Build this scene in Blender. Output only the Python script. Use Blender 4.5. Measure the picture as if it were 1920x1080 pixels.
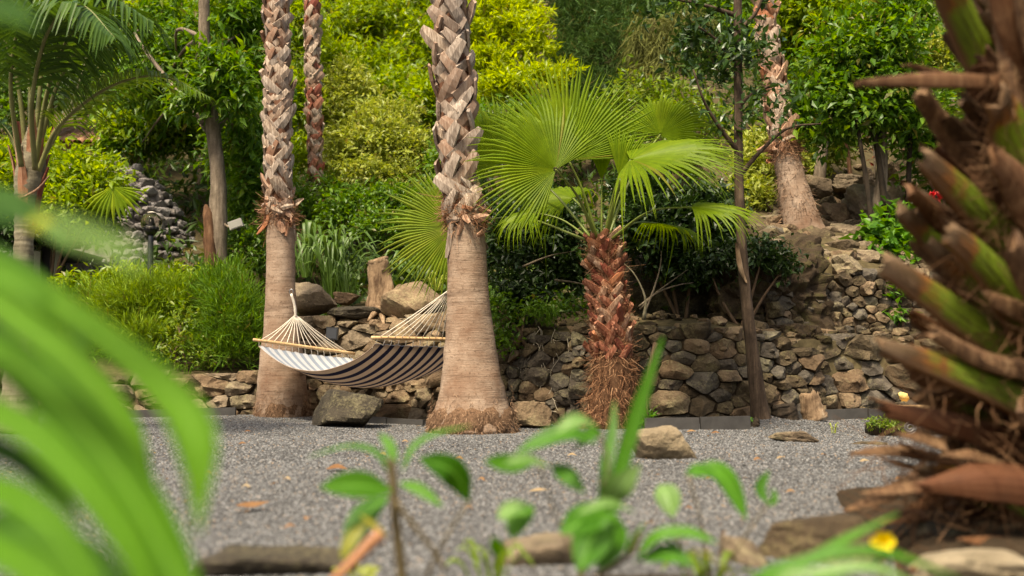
import bpy, bmesh, math, random
import numpy as np
from mathutils import Vector, Matrix, Quaternion, noise

for o in list(bpy.data.objects):
    bpy.data.objects.remove(o, do_unlink=True)
SC = bpy.context.scene
COL = SC.collection
R = math.radians

# ------------------------------------------------------------------ camera, sky, sun, exposure
FPX = 35.0 / 36.0 * 1920.0                  # focal length in photograph pixels
CAM_H = 0.5
PITCH = math.atan(150.0 / FPX)
cam_data = bpy.data.cameras.new('camera')
cam = bpy.data.objects.new('camera', cam_data)
COL.objects.link(cam)
cam.location = (0, 0, CAM_H)
cam.rotation_euler = (R(90) + PITCH, 0, 0)
cam_data.lens = 35
cam_data.sensor_width = 36
cam_data.clip_start = 0.02
cam_data.clip_end = 400
cam_data.dof.use_dof = True
cam_data.dof.focus_distance = 9.0
cam_data.dof.aperture_fstop = 1.65
cam_data.dof.aperture_blades = 0
SC.camera = cam

SUN_EL, SUN_AZ = R(60), R(-152)              # azimuth measured from +Y towards +X
world = bpy.data.worlds.new('World')
SC.world = world
world.use_nodes = True
wn = world.node_tree
bg = wn.nodes['Background']
sky = wn.nodes.new('ShaderNodeTexSky')
sky.sky_type = 'NISHITA'
sky.sun_disc = False
sky.sun_elevation = SUN_EL
sky.sun_rotation = SUN_AZ
sky.air_density = 1.0
sky.dust_density = 6.0
sky.ozone_density = 0.6
wn.links.new(sky.outputs[0], bg.inputs[0])
bg.inputs[1].default_value = 0.13
sun_data = bpy.data.lights.new('sun', 'SUN')
sun_data.energy = 3.9
sun_data.angle = R(9)
sun_data.color = (1.0, 0.92, 0.79)
sun = bpy.data.objects.new('sun', sun_data)
COL.objects.link(sun)
sdir = Vector((math.sin(SUN_AZ) * math.cos(SUN_EL), math.cos(SUN_AZ) * math.cos(SUN_EL), math.sin(SUN_EL)))
sun.rotation_euler = (-sdir).to_track_quat('-Z', 'Y').to_euler()
sun.location = (0, 0, 30)

SC.view_settings.view_transform = 'Standard'
SC.view_settings.look = 'None'
SC.view_settings.gamma = 1
SC.view_settings.use_curve_mapping = False
SC.view_settings.exposure = 0.86
SC.view_settings.use_white_balance = True
SC.view_settings.white_balance_temperature = 7250
SC.view_settings.white_balance_tint = 8
SC.render.engine = 'CYCLES'
SC.cycles.use_denoising = True
SC.cycles.max_bounces = 6
SC.cycles.diffuse_bounces = 4
SC.cycles.glossy_bounces = 2
SC.cycles.transmission_bounces = 4
SC.cycles.transparent_max_bounces = 4
SC.cycles.caustics_reflective = False
SC.cycles.caustics_refractive = False

# ------------------------------------------------------------------ helpers
CP, SP = math.cos(PITCH), math.sin(PITCH)

def W(px, py, Y):
    """The point at distance Y ahead (world y) that the photograph shows at (px, py)."""
    rx, up = (px - 960.0) / FPX, (540.0 - py) / FPX
    dy, dz = CP - up * SP, SP + up * CP
    t = Y / dy
    return Vector((rx * t, Y, CAM_H + dz * t))

def PX(n, Y):
    """n photograph pixels in metres at distance Y."""
    return n / FPX * Y

WL = {}                                    # world location of every parent

def tag(o, label=None, cat=None, group=None, kind=None):
    if label: o['label'] = label
    if cat: o['category'] = cat
    if group: o['group'] = group
    if kind: o['kind'] = kind
    return o

def thing(name, label, cat, loc, group=None):
    o = bpy.data.objects.new(name, None)
    COL.objects.link(o)
    o.empty_display_size = 0.1
    o.location = loc
    WL[o.name] = Vector(loc)
    return tag(o, label, cat, group)

def place(o, parent, origin):
    COL.objects.link(o)
    origin = Vector(origin)
    WL[o.name] = origin
    if parent is not None:
        o.parent = parent
        o.location = origin - WL[parent.name]
    else:
        o.location = origin
    return o

def raw_mesh(name, v, faces, mat, smooth=True, uv=None):
    """faces: an int array (N,3) or (N,4), or a list of tuples."""
    me = bpy.data.meshes.new(name)
    v = np.asarray(v, dtype=np.float32)
    if isinstance(faces, np.ndarray):
        n, k = faces.shape
        me.vertices.add(len(v)); me.vertices.foreach_set('co', v.ravel())
        me.loops.add(n * k); me.loops.foreach_set('vertex_index', faces.astype(np.int32).ravel())
        me.polygons.add(n)
        me.polygons.foreach_set('loop_start', np.arange(0, n * k, k, dtype=np.int32))
        me.polygons.foreach_set('use_smooth', np.full(n, smooth, dtype=bool))
        me.update(calc_edges=True)
    else:
        me.from_pydata([tuple(map(float, p)) for p in v], [], faces)
        me.polygons.foreach_set('use_smooth', np.full(len(me.polygons), smooth, dtype=bool))
        me.update()
    if uv is not None:
        lay = me.uv_layers.new(name='UVMap')
        idx = np.empty(len(me.loops), dtype=np.int32)
        me.loops.foreach_get('vertex_index', idx)
        lay.data.foreach_set('uv', np.asarray(uv, dtype=np.float32)[idx].ravel())
    for m in (mat if isinstance(mat, (list, tuple)) else [mat]):
        me.materials.append(m)
    return me

def mesh(name, v, faces, mat, parent=None, origin=None, smooth=True, uv=None):
    v = np.asarray(v, dtype=np.float64)
    if origin is None:
        origin = v.mean(axis=0)
    origin = np.asarray(origin, dtype=np.float64)
    o = bpy.data.objects.new(name, raw_mesh(name, v - origin, faces, mat, smooth, uv))
    if name in ('stone', 'boulder', 'rock_face'):
        o.data.set_sharp_from_angle(angle=R(24))
    return place(o, parent, origin)

class MB:
    """Collects vertices and faces that become ONE mesh."""
    def __init__(s): s.v, s.f, s.n = [], [], 0
    def add(s, v, f):
        v = np.asarray(v, dtype=np.float64)
        s.v.append(v)
        s.f.extend([tuple(int(i) + s.n for i in q) for q in f])
        s.n += len(v)
    def build(s, name, mat, parent=None, origin=None, smooth=True):
        return mesh(name, np.concatenate(s.v), s.f, mat, parent, origin, smooth)

def spline(pts, n):
    """Catmull-Rom through pts, n samples."""
    P = np.array([tuple(p) for p in pts], dtype=np.float64)
    if len(P) == 2:
        t = np.linspace(0, 1, n)[:, None]
        return P[0] * (1 - t) + P[1] * t
    P = np.vstack([2 * P[0] - P[1], P, 2 * P[-1] - P[-2]])
    out = []
    m = len(P) - 3
    for t in np.linspace(0, m - 1e-9, n):
        i = int(t); u = t - i
        p0, p1, p2, p3 = P[i], P[i + 1], P[i + 2], P[i + 3]
        out.append(0.5 * ((2 * p1) + (-p0 + p2) * u + (2 * p0 - 5 * p1 + 4 * p2 - p3) * u * u + (-p0 + 3 * p1 - 3 * p2 + p3) * u ** 3))
    return np.array(out)

def unit(a):
    a = np.asarray(a, dtype=np.float64)
    return a / np.maximum(np.linalg.norm(a, axis=-1, keepdims=True), 1e-9)

def tube(path, radii, sides=8, cap=True, wob=0.0, seed=0, freq=3.0, flat=1.0, ref=None):
    """A round tube along path (already sampled)."""
    P = np.asarray(path, dtype=np.float64); n = len(P)
    rad = np.interp(np.linspace(0, 1, n), np.linspace(0, 1, len(radii)), radii) if len(radii) != n else np.asarray(radii, dtype=float)
    T = unit(np.gradient(P, axis=0))
    a = np.array((0, 0, 1.0)) if ref is None else np.asarray(ref, dtype=float)
    if abs(np.dot(a, T[0])) > 0.95: a = np.array((1.0, 0, 0))
    u = unit(np.cross(a, T[0]))
    vs = []
    ang = np.linspace(0, 2 * math.pi, sides, endpoint=False)
    for i in range(n):
        u = unit(u - T[i] * np.dot(u, T[i]))
        w = np.cross(T[i], u)
        r = np.full(sides, rad[i])
        if wob:
            for k in range(sides):
                r[k] *= 1 + wob * noise.noise(Vector((math.cos(ang[k]) * freq + seed, math.sin(ang[k]) * freq, i * 0.6 * freq / 3 + seed * 1.7)))
        vs.append(P[i] + (np.cos(ang) * r)[:, None] * u + (np.sin(ang) * r * flat)[:, None] * w)
    v = np.concatenate(vs)
    f = []
    for i in range(n - 1):
        for k in range(sides):
            k2 = (k + 1) % sides
            f.append((i * sides + k, i * sides + k2, (i + 1) * sides + k2, (i + 1) * sides + k))
    if cap:
        f.append(tuple(range(sides - 1, -1, -1)))
        f.append(tuple((n - 1) * sides + k for k in range(sides)))
    return v, f

def strip(path, widths, up, fold=0.0, n=12, thick=0.0, twist=0.0):
    """A leaf-like strip along path; widths sampled along it; folded along its midrib."""
    P = spline(path, n)
    w = np.interp(np.linspace(0, 1, n), np.linspace(0, 1, len(widths)), widths)
    T = unit(np.gradient(P, axis=0))
    up = np.asarray(tuple(up), dtype=float)
    v, f = [], []
    for i in range(n):
        s = unit(np.cross(T[i], up)); nn = np.cross(s, T[i])
        if twist:
            a = twist * i / (n - 1)
            s, nn = s * math.cos(a) + nn * math.sin(a), nn * math.cos(a) - s * math.sin(a)
        v += [P[i] - s * w[i] * .5 + nn * fold * w[i], P[i], P[i] + s * w[i] * .5 + nn * fold * w[i]]
    for i in range(n - 1):
        a = i * 3
        f += [(a, a + 1, a + 4, a + 3), (a + 1, a + 2, a + 5, a + 4)]
    v = np.array(v)
    if thick:
        m = len(v)
        nrm = np.zeros_like(v)
        for i in range(n):
            s = unit(v[3 * i + 2] - v[3 * i]); nn = unit(np.cross(s, T[i]))
            nrm[3 * i:3 * i + 3] = nn
        v = np.concatenate([v, v - nrm * thick])
        f2 = [tuple(m + q for q in reversed(t)) for t in f]
        for i in range(n - 1):
            a = i * 3
            f2 += [(a + 3, a, m + a, m + a + 3)[::-1], (a + 2, a + 5, m + a + 5, m + a + 2)[::-1]]
        e = (n - 1) * 3
        f2 += [(0, 1, m + 1, m), (1, 2, m + 2, m + 1), (e + 1, e, m + e, m + e + 1), (e + 2, e + 1, m + e + 1, m + e + 2)]
        f = f + f2
    return v, f

_ico = {}
def ico(sub):
    if sub not in _ico:
        bm = bmesh.new()
        bmesh.ops.create_icosphere(bm, subdivisions=sub, radius=1)
        _ico[sub] = (np.array([x.co[:] for x in bm.verts]), [tuple(q.index for q in p.verts) for p in bm.faces])
        bm.free()
    return _ico[sub]

def rock(size, seed, sub=3, planes=9, rough=0.05, lo=0.5, soft=34.0):
    """An angular, slightly worn rock: a sphere cut by random planes, then roughened."""
    d, f = ico(sub)
    rng = np.random.default_rng(seed)
    ax6 = np.vstack([np.eye(3), -np.eye(3)]) + rng.normal(size=(6, 3)) * .28
    nrm = unit(np.vstack([ax6, rng.normal(size=(planes, 3))]))
    dist = np.concatenate([rng.uniform(.58, .74, 6), rng.uniform(.62, .92, planes)])
    q = np.maximum(d @ nrm.T, 1e-3) / dist
    r = (np.sum(q ** soft, axis=1) + 1.16 ** -soft) ** (-1.0 / soft)
    o = seed * 3.17
    r = r * np.array([1 + 1.5 * rough * (noise.noise(Vector(p * 2.3) + Vector((o, 0, 0))) + .6 * noise.noise(Vector(p * 6) + Vector((0, o, 0))) + .35 * noise.noise(Vector(p * 13) + Vector((0, o, 0)))) for p in d])
    return d * r[:, None] * np.asarray(size, dtype=float), f

def rotz(v, a):
    c, s = math.cos(a), math.sin(a)
    return v @ np.array([[c, s, 0], [-s, c, 0], [0, 0, 1.0]])

def roty(v, a):
    c, s = math.cos(a), math.sin(a)
    return v @ np.array([[c, 0, -s], [0, 1.0, 0], [s, 0, c]])

# ------------------------------------------------------------------ materials
class N:
    """Shorthand for building a node material."""
    def __init__(s, name):
        s.m = bpy.data.materials.new(name); s.m.use_nodes = True
        s.t = s.m.node_tree; s.bsdf = s.t.nodes['Principled BSDF']; s.out = s.t.nodes['Material Output']
    def n(s, kind, **kw):
        x = s.t.nodes.new('ShaderNode' + kind)
        for k, v in kw.items(): setattr(x, k, v)
        return x
    def l(s, a, b): s.t.links.new(a, b)
    def coord(s, scale=(1, 1, 1), which='Object', rand=0.0):
        tc = s.n('TexCoord'); mp = s.n('Mapping'); mp.inputs['Scale'].default_value = scale
        s.l(tc.outputs[which], mp.inputs['Vector'])
        if rand:
            oi = s.n('ObjectInfo'); mu = s.n('Math', operation='MULTIPLY'); mu.inputs[1].default_value = rand
            s.l(oi.outputs['Random'], mu.inputs[0]); s.l(mu.outputs[0], mp.inputs['Location'])
        return mp.outputs[0]
    def noise(s, vec, scale, detail=4, rough=.6):
        x = s.n('TexNoise'); x.inputs['Scale'].default_value = scale; x.inputs['Detail'].default_value = detail
        x.inputs['Roughness'].default_value = rough; s.l(vec, x.inputs['Vector']); return x.outputs['Fac']
    def ramp(s, fac, stops):
        x = s.n('ValToRGB'); e = x.color_ramp.elements
        while len(e) < len(stops): e.new(0.5)
        for q, (p, c) in zip(e, stops): q.position = p; q.color = (*c, 1)
        s.l(fac, x.inputs[0]); return x.outputs[0]
    def mix(s, fac, a, b, mode='MIX'):
        x = s.n('Mix', data_type='RGBA', blend_type=mode)
        for sock, val in ((x.inputs[0], fac), (x.inputs[6], a), (x.inputs[7], b)):
            if isinstance(val, (int, float)): sock.default_value = val
            elif isinstance(val, tuple): sock.default_value = (*val, 1)
            else: s.l(val, sock)
        return x.outputs[2]
    def math(s, op, a, b=0.0):
        x = s.n('Math', operation=op)
        for sock, val in ((x.inputs[0], a), (x.inputs[1], b)):
            if isinstance(val, (int, float)): sock.default_value = val
            else: s.l(val, sock)
        return x.outputs[0]
    def bump(s, h, strength, dist=0.02, prev=None):
        x = s.n('Bump'); x.inputs['Strength'].default_value = strength; x.inputs['Distance'].default_value = dist
        s.l(h, x.inputs['Height'])
        if prev is not None: s.l(prev, x.inputs['Normal'])
        return x.outputs[0]
    def done(s, color, rough=.8, normal=None, spec=.3):
        if isinstance(color, tuple): s.bsdf.inputs['Base Color'].default_value = (*color, 1)
        else: s.l(color, s.bsdf.inputs['Base Color'])
        s.bsdf.inputs['Roughness'].default_value = rough
        s.bsdf.inputs['Specular IOR Level'].default_value = spec
        if normal is not None: s.l(normal, s.bsdf.inputs['Normal'])
        return s.m

def leaf_mat(name, c1, c2, c3, trans=.35, rough=.42, tint=1.3, spec=.4, per_object=False, dry=False, veins=False):
    k = N(name)
    if per_object: r = k.n('ObjectInfo').outputs['Random']
    else: r = k.n('NewGeometry').outputs['Random Per Island']
    col = k.ramp(r, [(0.0, c1), (.55, c2), (.955, c3), (.97, (.20, .13, .035)), (1.0, (.11, .065, .025))] if dry else [(0.0, c1), (.55, c2), (1.0, c3)])
    v = k.coord((1, 1, 1)); nrm = None
    col = k.mix(.35, col, k.ramp(k.noise(v, 9, 2), [(.3, tuple(x * .55 for x in c2)), (.7, tuple(min(1, x * 1.35) for x in c2))]))
    if veins:
        uv = k.n('UVMap'); sx = k.n('SeparateXYZ'); k.l(uv.outputs[0], sx.inputs[0])
        e = k.math('ABSOLUTE', k.math('SUBTRACT', sx.outputs[0], .5))
        w = k.math('SINE', k.math('MULTIPLY', k.math('SUBTRACT', k.math('MULTIPLY', sx.outputs[1], 15.0), k.math('MULTIPLY', e, 7.0)), 6.283))
        col = k.mix(k.ramp(w, [(.80, (0, 0, 0)), (.98, (.30, .30, .30))]), col, tuple(min(1, x * 1.7) for x in c3))
        col = k.mix(k.ramp(e, [(.015, (.75, .75, .75)), (.06, (0, 0, 0))]), col, tuple(min(1, x * 2.0 + .03) for x in c3))
        sp = k.noise(v, 60, 3, .7)
        col = k.mix(k.ramp(sp, [(.66, (0, 0, 0)), (.74, (.7, .7, .7))]), col, (.16, .11, .03))
        nrm = k.bump(w, .25, .004)
    k.done(col, rough, nrm, spec)
    tr = k.n('BsdfTranslucent'); mx = k.n('MixShader'); mx.inputs[0].default_value = trans
    hs = k.n('HueSaturation'); hs.inputs['Value'].default_value = tint; hs.inputs['Saturation'].default_value = 1.1; hs.inputs['Hue'].default_value = .485
    k.l(col, hs.inputs['Color']); k.l(hs.outputs[0], tr.inputs[0])
    k.l(k.bsdf.outputs[0], mx.inputs[1]); k.l(tr.outputs[0], mx.inputs[2]); k.l(mx.outputs[0], k.out.inputs[0])
    return k.m

def stone_mat(name, dark, mid, light, lichen=(.36, .32, .17), lich=.35, scale=1.0, rough=.9):
    k = N(name)
    v = k.coord((1, 1, 1), rand=23.0)
    oi = k.n('ObjectInfo').outputs['Random']
    a = k.noise(v, 9 * scale, 8, .7); b = k.noise(v, 45 * scale, 4, .7); c = k.noise(v, 4 * scale, 3)
    col = k.ramp(a, [(.25, dark), (.5, mid), (.78, light)])
    col = k.mix(k.ramp(oi, [(0, (0, 0, 0)), (1, (.62, .62, .62))]), col, k.mix(1.0, col, (.5, .42, .36), 'MULTIPLY'))
    lm = k.ramp(k.math('ADD', k.math('MULTIPLY', c, .6), k.math('MULTIPLY', b, .5)), [(.56, (0, 0, 0)), (.68, (lich, lich, lich))])
    col = k.mix(lm, col, lichen)
    vo = k.n('TexVoronoi', feature='F1'); vo.inputs['Scale'].default_value = 38 * scale; k.l(v, vo.inputs['Vector'])
    nrm = k.bump(a, .75, .05 / scale)
    nrm = k.bump(b, .6, .012 / scale, nrm)
    nrm = k.bump(vo.outputs['Distance'], .35, .012 / scale, nrm)
    return k.done(col, rough, nrm, .25)

def bark_mat(name, dark, mid, light, rings=0.0, vert=1.0, scale=1.0, bstr=.7):
    k = N(name)
    v = k.coord((1, 1, 1)); vv = k.coord((26 * scale, 26 * scale, 3.2 * scale))
    a = k.noise(vv, 1.6 * vert, 6, .7); b = k.noise(v, 5 * scale, 5, .65); c = k.noise(v, 60 * scale, 3)
    h = k.math('ADD', k.math('MULTIPLY', a, .5), k.math('MULTIPLY', b, .35))
    if rings:
        rv = k.coord((2.5, 2.5, rings)); rr = k.noise(rv, 1.0, 5, .65)
        h = k.math('ADD', k.math('MULTIPLY', h, .55), k.math('MULTIPLY', rr, .55))
    col = k.ramp(h, [(.32, dark), (.45, mid), (.58, light)])
    col = k.mix(k.ramp(c, [(.55, (0, 0, 0)), (.75, (.6, .6, .6))]), col, dark)
    nrm = k.bump(h, bstr, .02); nrm = k.bump(c, .35, .004, nrm)
    return k.done(col, .85, nrm, .2)

def plain_mat(name, c, rough=.6, var=.25, scale=12, spec=.3, metal=0.0, bstr=.2):
    k = N(name); v = k.coord((1, 1, 1), rand=7.0); a = k.noise(v, scale, 5)
    col = k.ramp(a, [(.25, tuple(x * (1 - var) for x in c)), (.75, tuple(min(1, x * (1 + var)) for x in c))])
    k.bsdf.inputs['Metallic'].default_value = metal
    return k.done(col, rough, k.bump(a, bstr, .004), spec)

M = {}
M['wallstone'] = stone_mat('wall_stone', (.035, .026, .016), (.092, .068, .040), (.18, .135, .082), lichen=(.25, .21, .10), lich=.45)
M['lightstone'] = stone_mat('light_stone', (.08, .055, .033), (.19, .132, .08), (.30, .215, .135), lich=.4)
M['boulder'] = stone_mat('boulder_stone', (.09, .07, .046), (.20, .155, .105), (.32, .255, .175), lich=.35, scale=.8)
M['pale'] = stone_mat('pale_stone', (.15, .12, .075), (.32, .265, .175), (.44, .375, .265), lichen=(.25, .22, .12), lich=.3, scale=.8)
M['lava'] = stone_mat('grey_lava', (.085, .079, .077), (.22, .206, .202), (.35, .328, .32), lich=.1, scale=1.0)
M['darkrock'] = stone_mat('dark_rock', (.018, .015, .011), (.05, .042, .03), (.10, .085, .06), lich=.25, scale=1.0)
M['earthbank'] = stone_mat('earth_bank', (.014, .009, .0045), (.040, .026, .014), (.075, .052, .027), lichen=(.075, .07, .02), lich=.6, scale=1.7)  # brown earth, darkened further to carry the shade on the outcrop
M['soil'] = plain_mat('dark_soil', (.06, .042, .026), .95, .5, 20, .1, bstr=.8)
M['hill'] = plain_mat('leaf_litter_soil', (.07, .055, .028), .95, .55, 16, .1, bstr=1.0)
M['bedsoil'] = plain_mat('bed_soil', (.035, .024, .014), .95, .55, 26, .1, bstr=1.0)
M['drysoil'] = plain_mat('dry_soil', (.20, .13, .075), .95, .45, 14, .1, bstr=.9)
def palm_bark(name, pale, mid, red, dark):
    k = N(name)
    v = k.coord((1, 1, 1)); rv = k.coord((7, 7, 85)); rv2 = k.coord((3, 3, 30))
    r1 = k.noise(rv, 1.0, 4, .6); r2 = k.noise(rv2, 1.0, 4, .6); big = k.noise(v, 3.2, 6, .65); sp = k.noise(v, 48, 4, .7)
    col = k.ramp(big, [(.32, red), (.5, mid), (.66, pale)])
    col = k.mix(k.ramp(r1, [(.30, (.45, .45, .45)), (.48, (0, 0, 0))]), col, red)
    col = k.mix(k.ramp(r2, [(.28, (.6, .6, .6)), (.45, (0, 0, 0))]), col, dark)
    col = k.mix(k.ramp(sp, [(.56, (0, 0, 0)), (.70, (.8, .8, .8))]), col, dark)
    h = k.math('ADD', k.math('MULTIPLY', r1, .6), k.math('MULTIPLY', r2, .5))
    return k.done(col, .85, k.bump(sp, .5, .008, k.bump(h, .6, .012)), .2)
M['palmbark'] = palm_bark('palm_bark', (.36, .27, .20), (.265, .185, .13), (.175, .10, .062), (.08, .045, .028))
M['palmbark_red'] = bark_mat('palm_bark_red', (.13, .06, .03), (.30, .17, .10), (.45, .29, .19), rings=45, scale=.8)
M['ringbark'] = bark_mat('ring_bark', (.05, .042, .026), (.14, .12, .078), (.25, .22, .15), rings=24, scale=.6)
M['greybark'] = bark_mat('grey_bark', (.06, .045, .03), (.18, .14, .10), (.32, .26, .19), scale=.7)
M['brownbark'] = bark_mat('brown_bark', (.05, .03, .018), (.125, .08, .05), (.21, .14, .09), scale=.8, bstr=.4)
M['darkbark'] = bark_mat('dark_bark', (.012, .009, .006), (.035, .025, .016), (.07, .05, .034), scale=.8)
M['slimbark'] = bark_mat('slim_tree_bark', (.022, .014, .009), (.075, .05, .032), (.16, .11, .075), scale=.8, bstr=.4)
M['fibre_dark'] = leaf_mat('dark_palm_fibre', (.03, .014, .007), (.10, .05, .024), (.24, .14, .075), .05, .8, spec=.1)
M['stump'] = bark_mat('stump_wood', (.07, .04, .022), (.24, .16, .095), (.44, .34, .23), scale=.7)
M['redwood'] = bark_mat('split_red_wood', (.045, .02, .01), (.12, .06, .03), (.22, .125, .068), scale=.8)

def boot_mat(name, c_dark, c_mid, c_light, red):
    k = N(name)
    oi = k.n('ObjectInfo').outputs['Random']
    v = k.coord((1, 1, 1), rand=11.0); vv = k.coord((60, 60, 6), rand=5.0)
    a = k.noise(vv, 1.0, 5, .7); b = k.noise(v, 14, 4)
    col = k.ramp(a, [(.3, c_dark), (.5, c_mid), (.68, c_light)])
    col = k.mix(k.ramp(k.math('ADD', k.math('MULTIPLY', oi, .6), k.math('MULTIPLY', b, .4)), [(.45, (0, 0, 0)), (.8, (.85, .85, .85))]), col, red)
    return k.done(col, .7, k.bump(a, .5, .006), .3)
M['boot'] = boot_mat('leaf_base_tan', (.13, .08, .052), (.30, .222, .16), (.56, .46, .365), (.17, .075, .038))
M['boot_grey'] = boot_mat('leaf_base_grey', (.12, .085, .062), (.275, .215, .168), (.48, .405, .335), (.16, .09, .055))
M['boot_red'] = boot_mat('leaf_base_red', (.09, .028, .014), (.24, .085, .045), (.42, .22, .14), (.17, .035, .02))
M['boot_dead'] = boot_mat('leaf_base_dead', (.13, .06, .03), (.33, .19, .12), (.52, .36, .25), (.33, .11, .04))
M['sleeve'] = bark_mat('fibre_sleeve', (.05, .022, .011), (.15, .07, .04), (.28, .15, .09), scale=1.2, bstr=1.0)
M['rootmat'] = plain_mat('root_mat', (.135, .08, .048), .95, .6, 60, .1, bstr=1.0)
M['fibre'] = leaf_mat('palm_fibre', (.09, .04, .02), (.23, .115, .06), (.42, .26, .15), .05, .8, spec=.1)
M['fibre_tan'] = leaf_mat('root_fibre', (.09, .05, .03), (.21, .13, .08), (.35, .24, .155), .05, .8, spec=.1)

def petiole_green(name):
    """green petiole stub that dries to brown towards its cut end (local along v of the UV map)."""
    k = N(name)
    uv = k.n('UVMap'); sx = k.n('SeparateXYZ'); k.l(uv.outputs[0], sx.inputs[0])
    v = k.coord((1, 1, 1), rand=9.0); nz = k.noise(v, 16, 4); fine = k.noise(k.coord((1, 1, 1)), 90, 3)
    f = k.math('ADD', sx.outputs[1], k.math('MULTIPLY', k.math('SUBTRACT', nz, .5), .5))
    col = k.ramp(f, [(.05, (.10, .055, .02)), (.20, (.13, .19, .012)), (.66, (.17, .25, .012)), (.76, (.27, .10, .02)), (.88, (.12, .06, .028)), (1.0, (.24, .15, .085))])
    mpn = k.n('Mapping'); mpn.inputs['Scale'].default_value = (26, 3, 1); k.l(uv.outputs[0], mpn.inputs['Vector']); uvs = mpn.outputs[0]
    col = k.mix(k.ramp(k.noise(uvs, 1.0, 5, .7), [(.35, (.75, .75, .75)), (.55, (0, 0, 0))]), col, (.055, .04, .01))
    edge = k.math('ABSOLUTE', k.math('SUBTRACT', sx.outputs[0], .5))
    col = k.mix(k.ramp(k.math('ADD', edge, k.math('MULTIPLY', nz, .15)), [(.44, (0, 0, 0)), (.55, (1, 1, 1))]), col, (.15, .075, .03))
    col = k.mix(k.ramp(fine, [(.55, (0, 0, 0)), (.8, (.35, .35, .35))]), col, (.10, .055, .025))
    return k.done(col, .5, k.bump(k.noise(uvs, 1.0, 5, .7), .9, .012, k.bump(nz, .3, .01)), .25)
M['stub_green'] = petiole_green('cut_petiole')
M['stub_brown'] = boot_mat('dry_petiole', (.035, .017, .008), (.115, .06, .028), (.25, .155, .08), (.12, .045, .014))

M['stub_dark'] = boot_mat('shaded_petiole', (.02, .01, .005), (.06, .032, .016), (.13, .08, .042), (.09, .03, .01))  # darker copy of the dry petiole; shade on the stubs put into colour
M['fan'] = leaf_mat('fan_leaf', (.095, .165, .007), (.14, .215, .008), (.20, .27, .012), .42, .5, 1.6, spec=.15, dry=True)
M['fan_yellow'] = leaf_mat('fan_leaf_yellow', (.11, .17, .012), (.17, .24, .016), (.24, .28, .03), .45, .4, 1.5)
M['petiole'] = plain_mat('green_petiole', (.15, .19, .035), .4, .35, 10)
M['feather'] = leaf_mat('feather_leaf', (.03, .07, .01), (.055, .115, .014), (.10, .17, .02), .3, .42, 1.4, spec=.25)
M['rachis'] = plain_mat('palm_rachis', (.17, .17, .06), .45, .35, 6)
# ------------------------------------------------------------------ builders
def leaf_arrays(pos, d, nrm, L, Wd, fold=.18, droop=.12, split=.45):
    """Five-vertex folded leaves: returns vertices and triangles."""
    n = len(pos)
    d = unit(d); s = unit(np.cross(d, nrm)); nn = np.cross(s, d)
    L = np.asarray(L).reshape(n, 1); Wd = np.asarray(Wd).reshape(n, 1)
    v = np.empty((n, 5, 3))
    v[:, 0] = pos
    m = pos + d * L * split
    v[:, 1] = m - s * Wd * .5 + nn * Wd * fold
    v[:, 2] = m - nn * Wd * fold * .3
    v[:, 3] = m + s * Wd * .5 + nn * Wd * fold
    v[:, 4] = pos + d * L - nn * L * droop
    b = (np.arange(n) * 5)[:, None]
    t = np.concatenate([b + np.array([q]) for q in ((0, 2, 1), (0, 3, 2), (1, 2, 4), (2, 3, 4))], axis=1).reshape(-1, 3)
    return v.reshape(-1, 3), t

def crown_points(blobs, n, rng, shell=.55, lump=.25, low=-.55):
    """Clump centres and outward directions spread through the blobs' outer volume."""
    vol = np.array([(b[3] * b[4] * b[5]) ** .67 for b in blobs]); vol /= vol.sum()
    which = rng.choice(len(blobs), n, p=vol)
    B = np.array([b[:6] for b in blobs])[which]
    o = unit(rng.normal(size=(n, 3)))
    flip = o[:, 2] < low
    o[flip, 2] *= -.6
    o = unit(o)
    r = shell + (1 - shell) * rng.random(n) ** .6
    ph = rng.random(3) * 9
    r *= 1 + lump * np.sin(o[:, 0] * 5 + ph[0] + which) * np.sin(o[:, 1] * 4 + ph[1] + which * 2) + lump * .7 * np.sin(o[:, 2] * 7 + ph[2] + which)
    r = np.where(rng.random(n) < .13, r * rng.uniform(1.05, 1.38, n), r)
    return B[:, :3] + o * r[:, None] * B[:, 3:6], o

def foliage(blobs, clumps, per, L, Wd, seed, spread=1.0, rc=.12, droop=.12, upness=.9, gravity=.15, shell=.55, low=-.55, lump=.25, fold=.18, jit=.35):
    rng = np.random.default_rng(seed)
    c, o = crown_points(blobs, clumps, rng, shell, lump, low)
    c = np.repeat(c, per, axis=0); o = np.repeat(o, per, axis=0)
    n = len(c)
    pos = c + rng.normal(size=(n, 3)) * rc
    d = o * .7 + rng.normal(size=(n, 3)) * .75 * spread + np.array((0, 0, -gravity))
    nrm = np.array((0, 0, upness)) + o * .5 + rng.normal(size=(n, 3)) * .5
    s = 1 + jit * rng.normal(size=n).clip(-1.5, 1.5)
    s = np.maximum(s, .35)
    return leaf_arrays(pos, d, nrm, L * s, Wd * s, fold, droop)

def blob(px, py, Y, rx, ry, depth=None, squash=1.0):
    """An ellipsoid seen at (px, py) with pixel half sizes rx, ry at distance Y."""
    c = W(px, py, Y)
    a, b = PX(rx, Y), PX(ry, Y)
    return (c.x, c.y, c.z, a, depth if depth else (a + b) * .5 * .8, b)

def limbs(parent, mat, start, ends, r0, seed, name='branch', mid=.5, rise=.1):
    rng = random.Random(seed)
    for e in ends:
        a, b = Vector(start), Vector(e)
        L = (b - a).length
        m = a.lerp(b, mid) + Vector((rng.uniform(-.1, .1), rng.uniform(-.1, .1), rise)) * L
        v, f = tube(spline([a, m, b], 9), [r0, r0 * .65, r0 * .2], 6, wob=.15, seed=rng.random() * 50)
        mesh(name, v, f, mat, parent, a)

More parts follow.
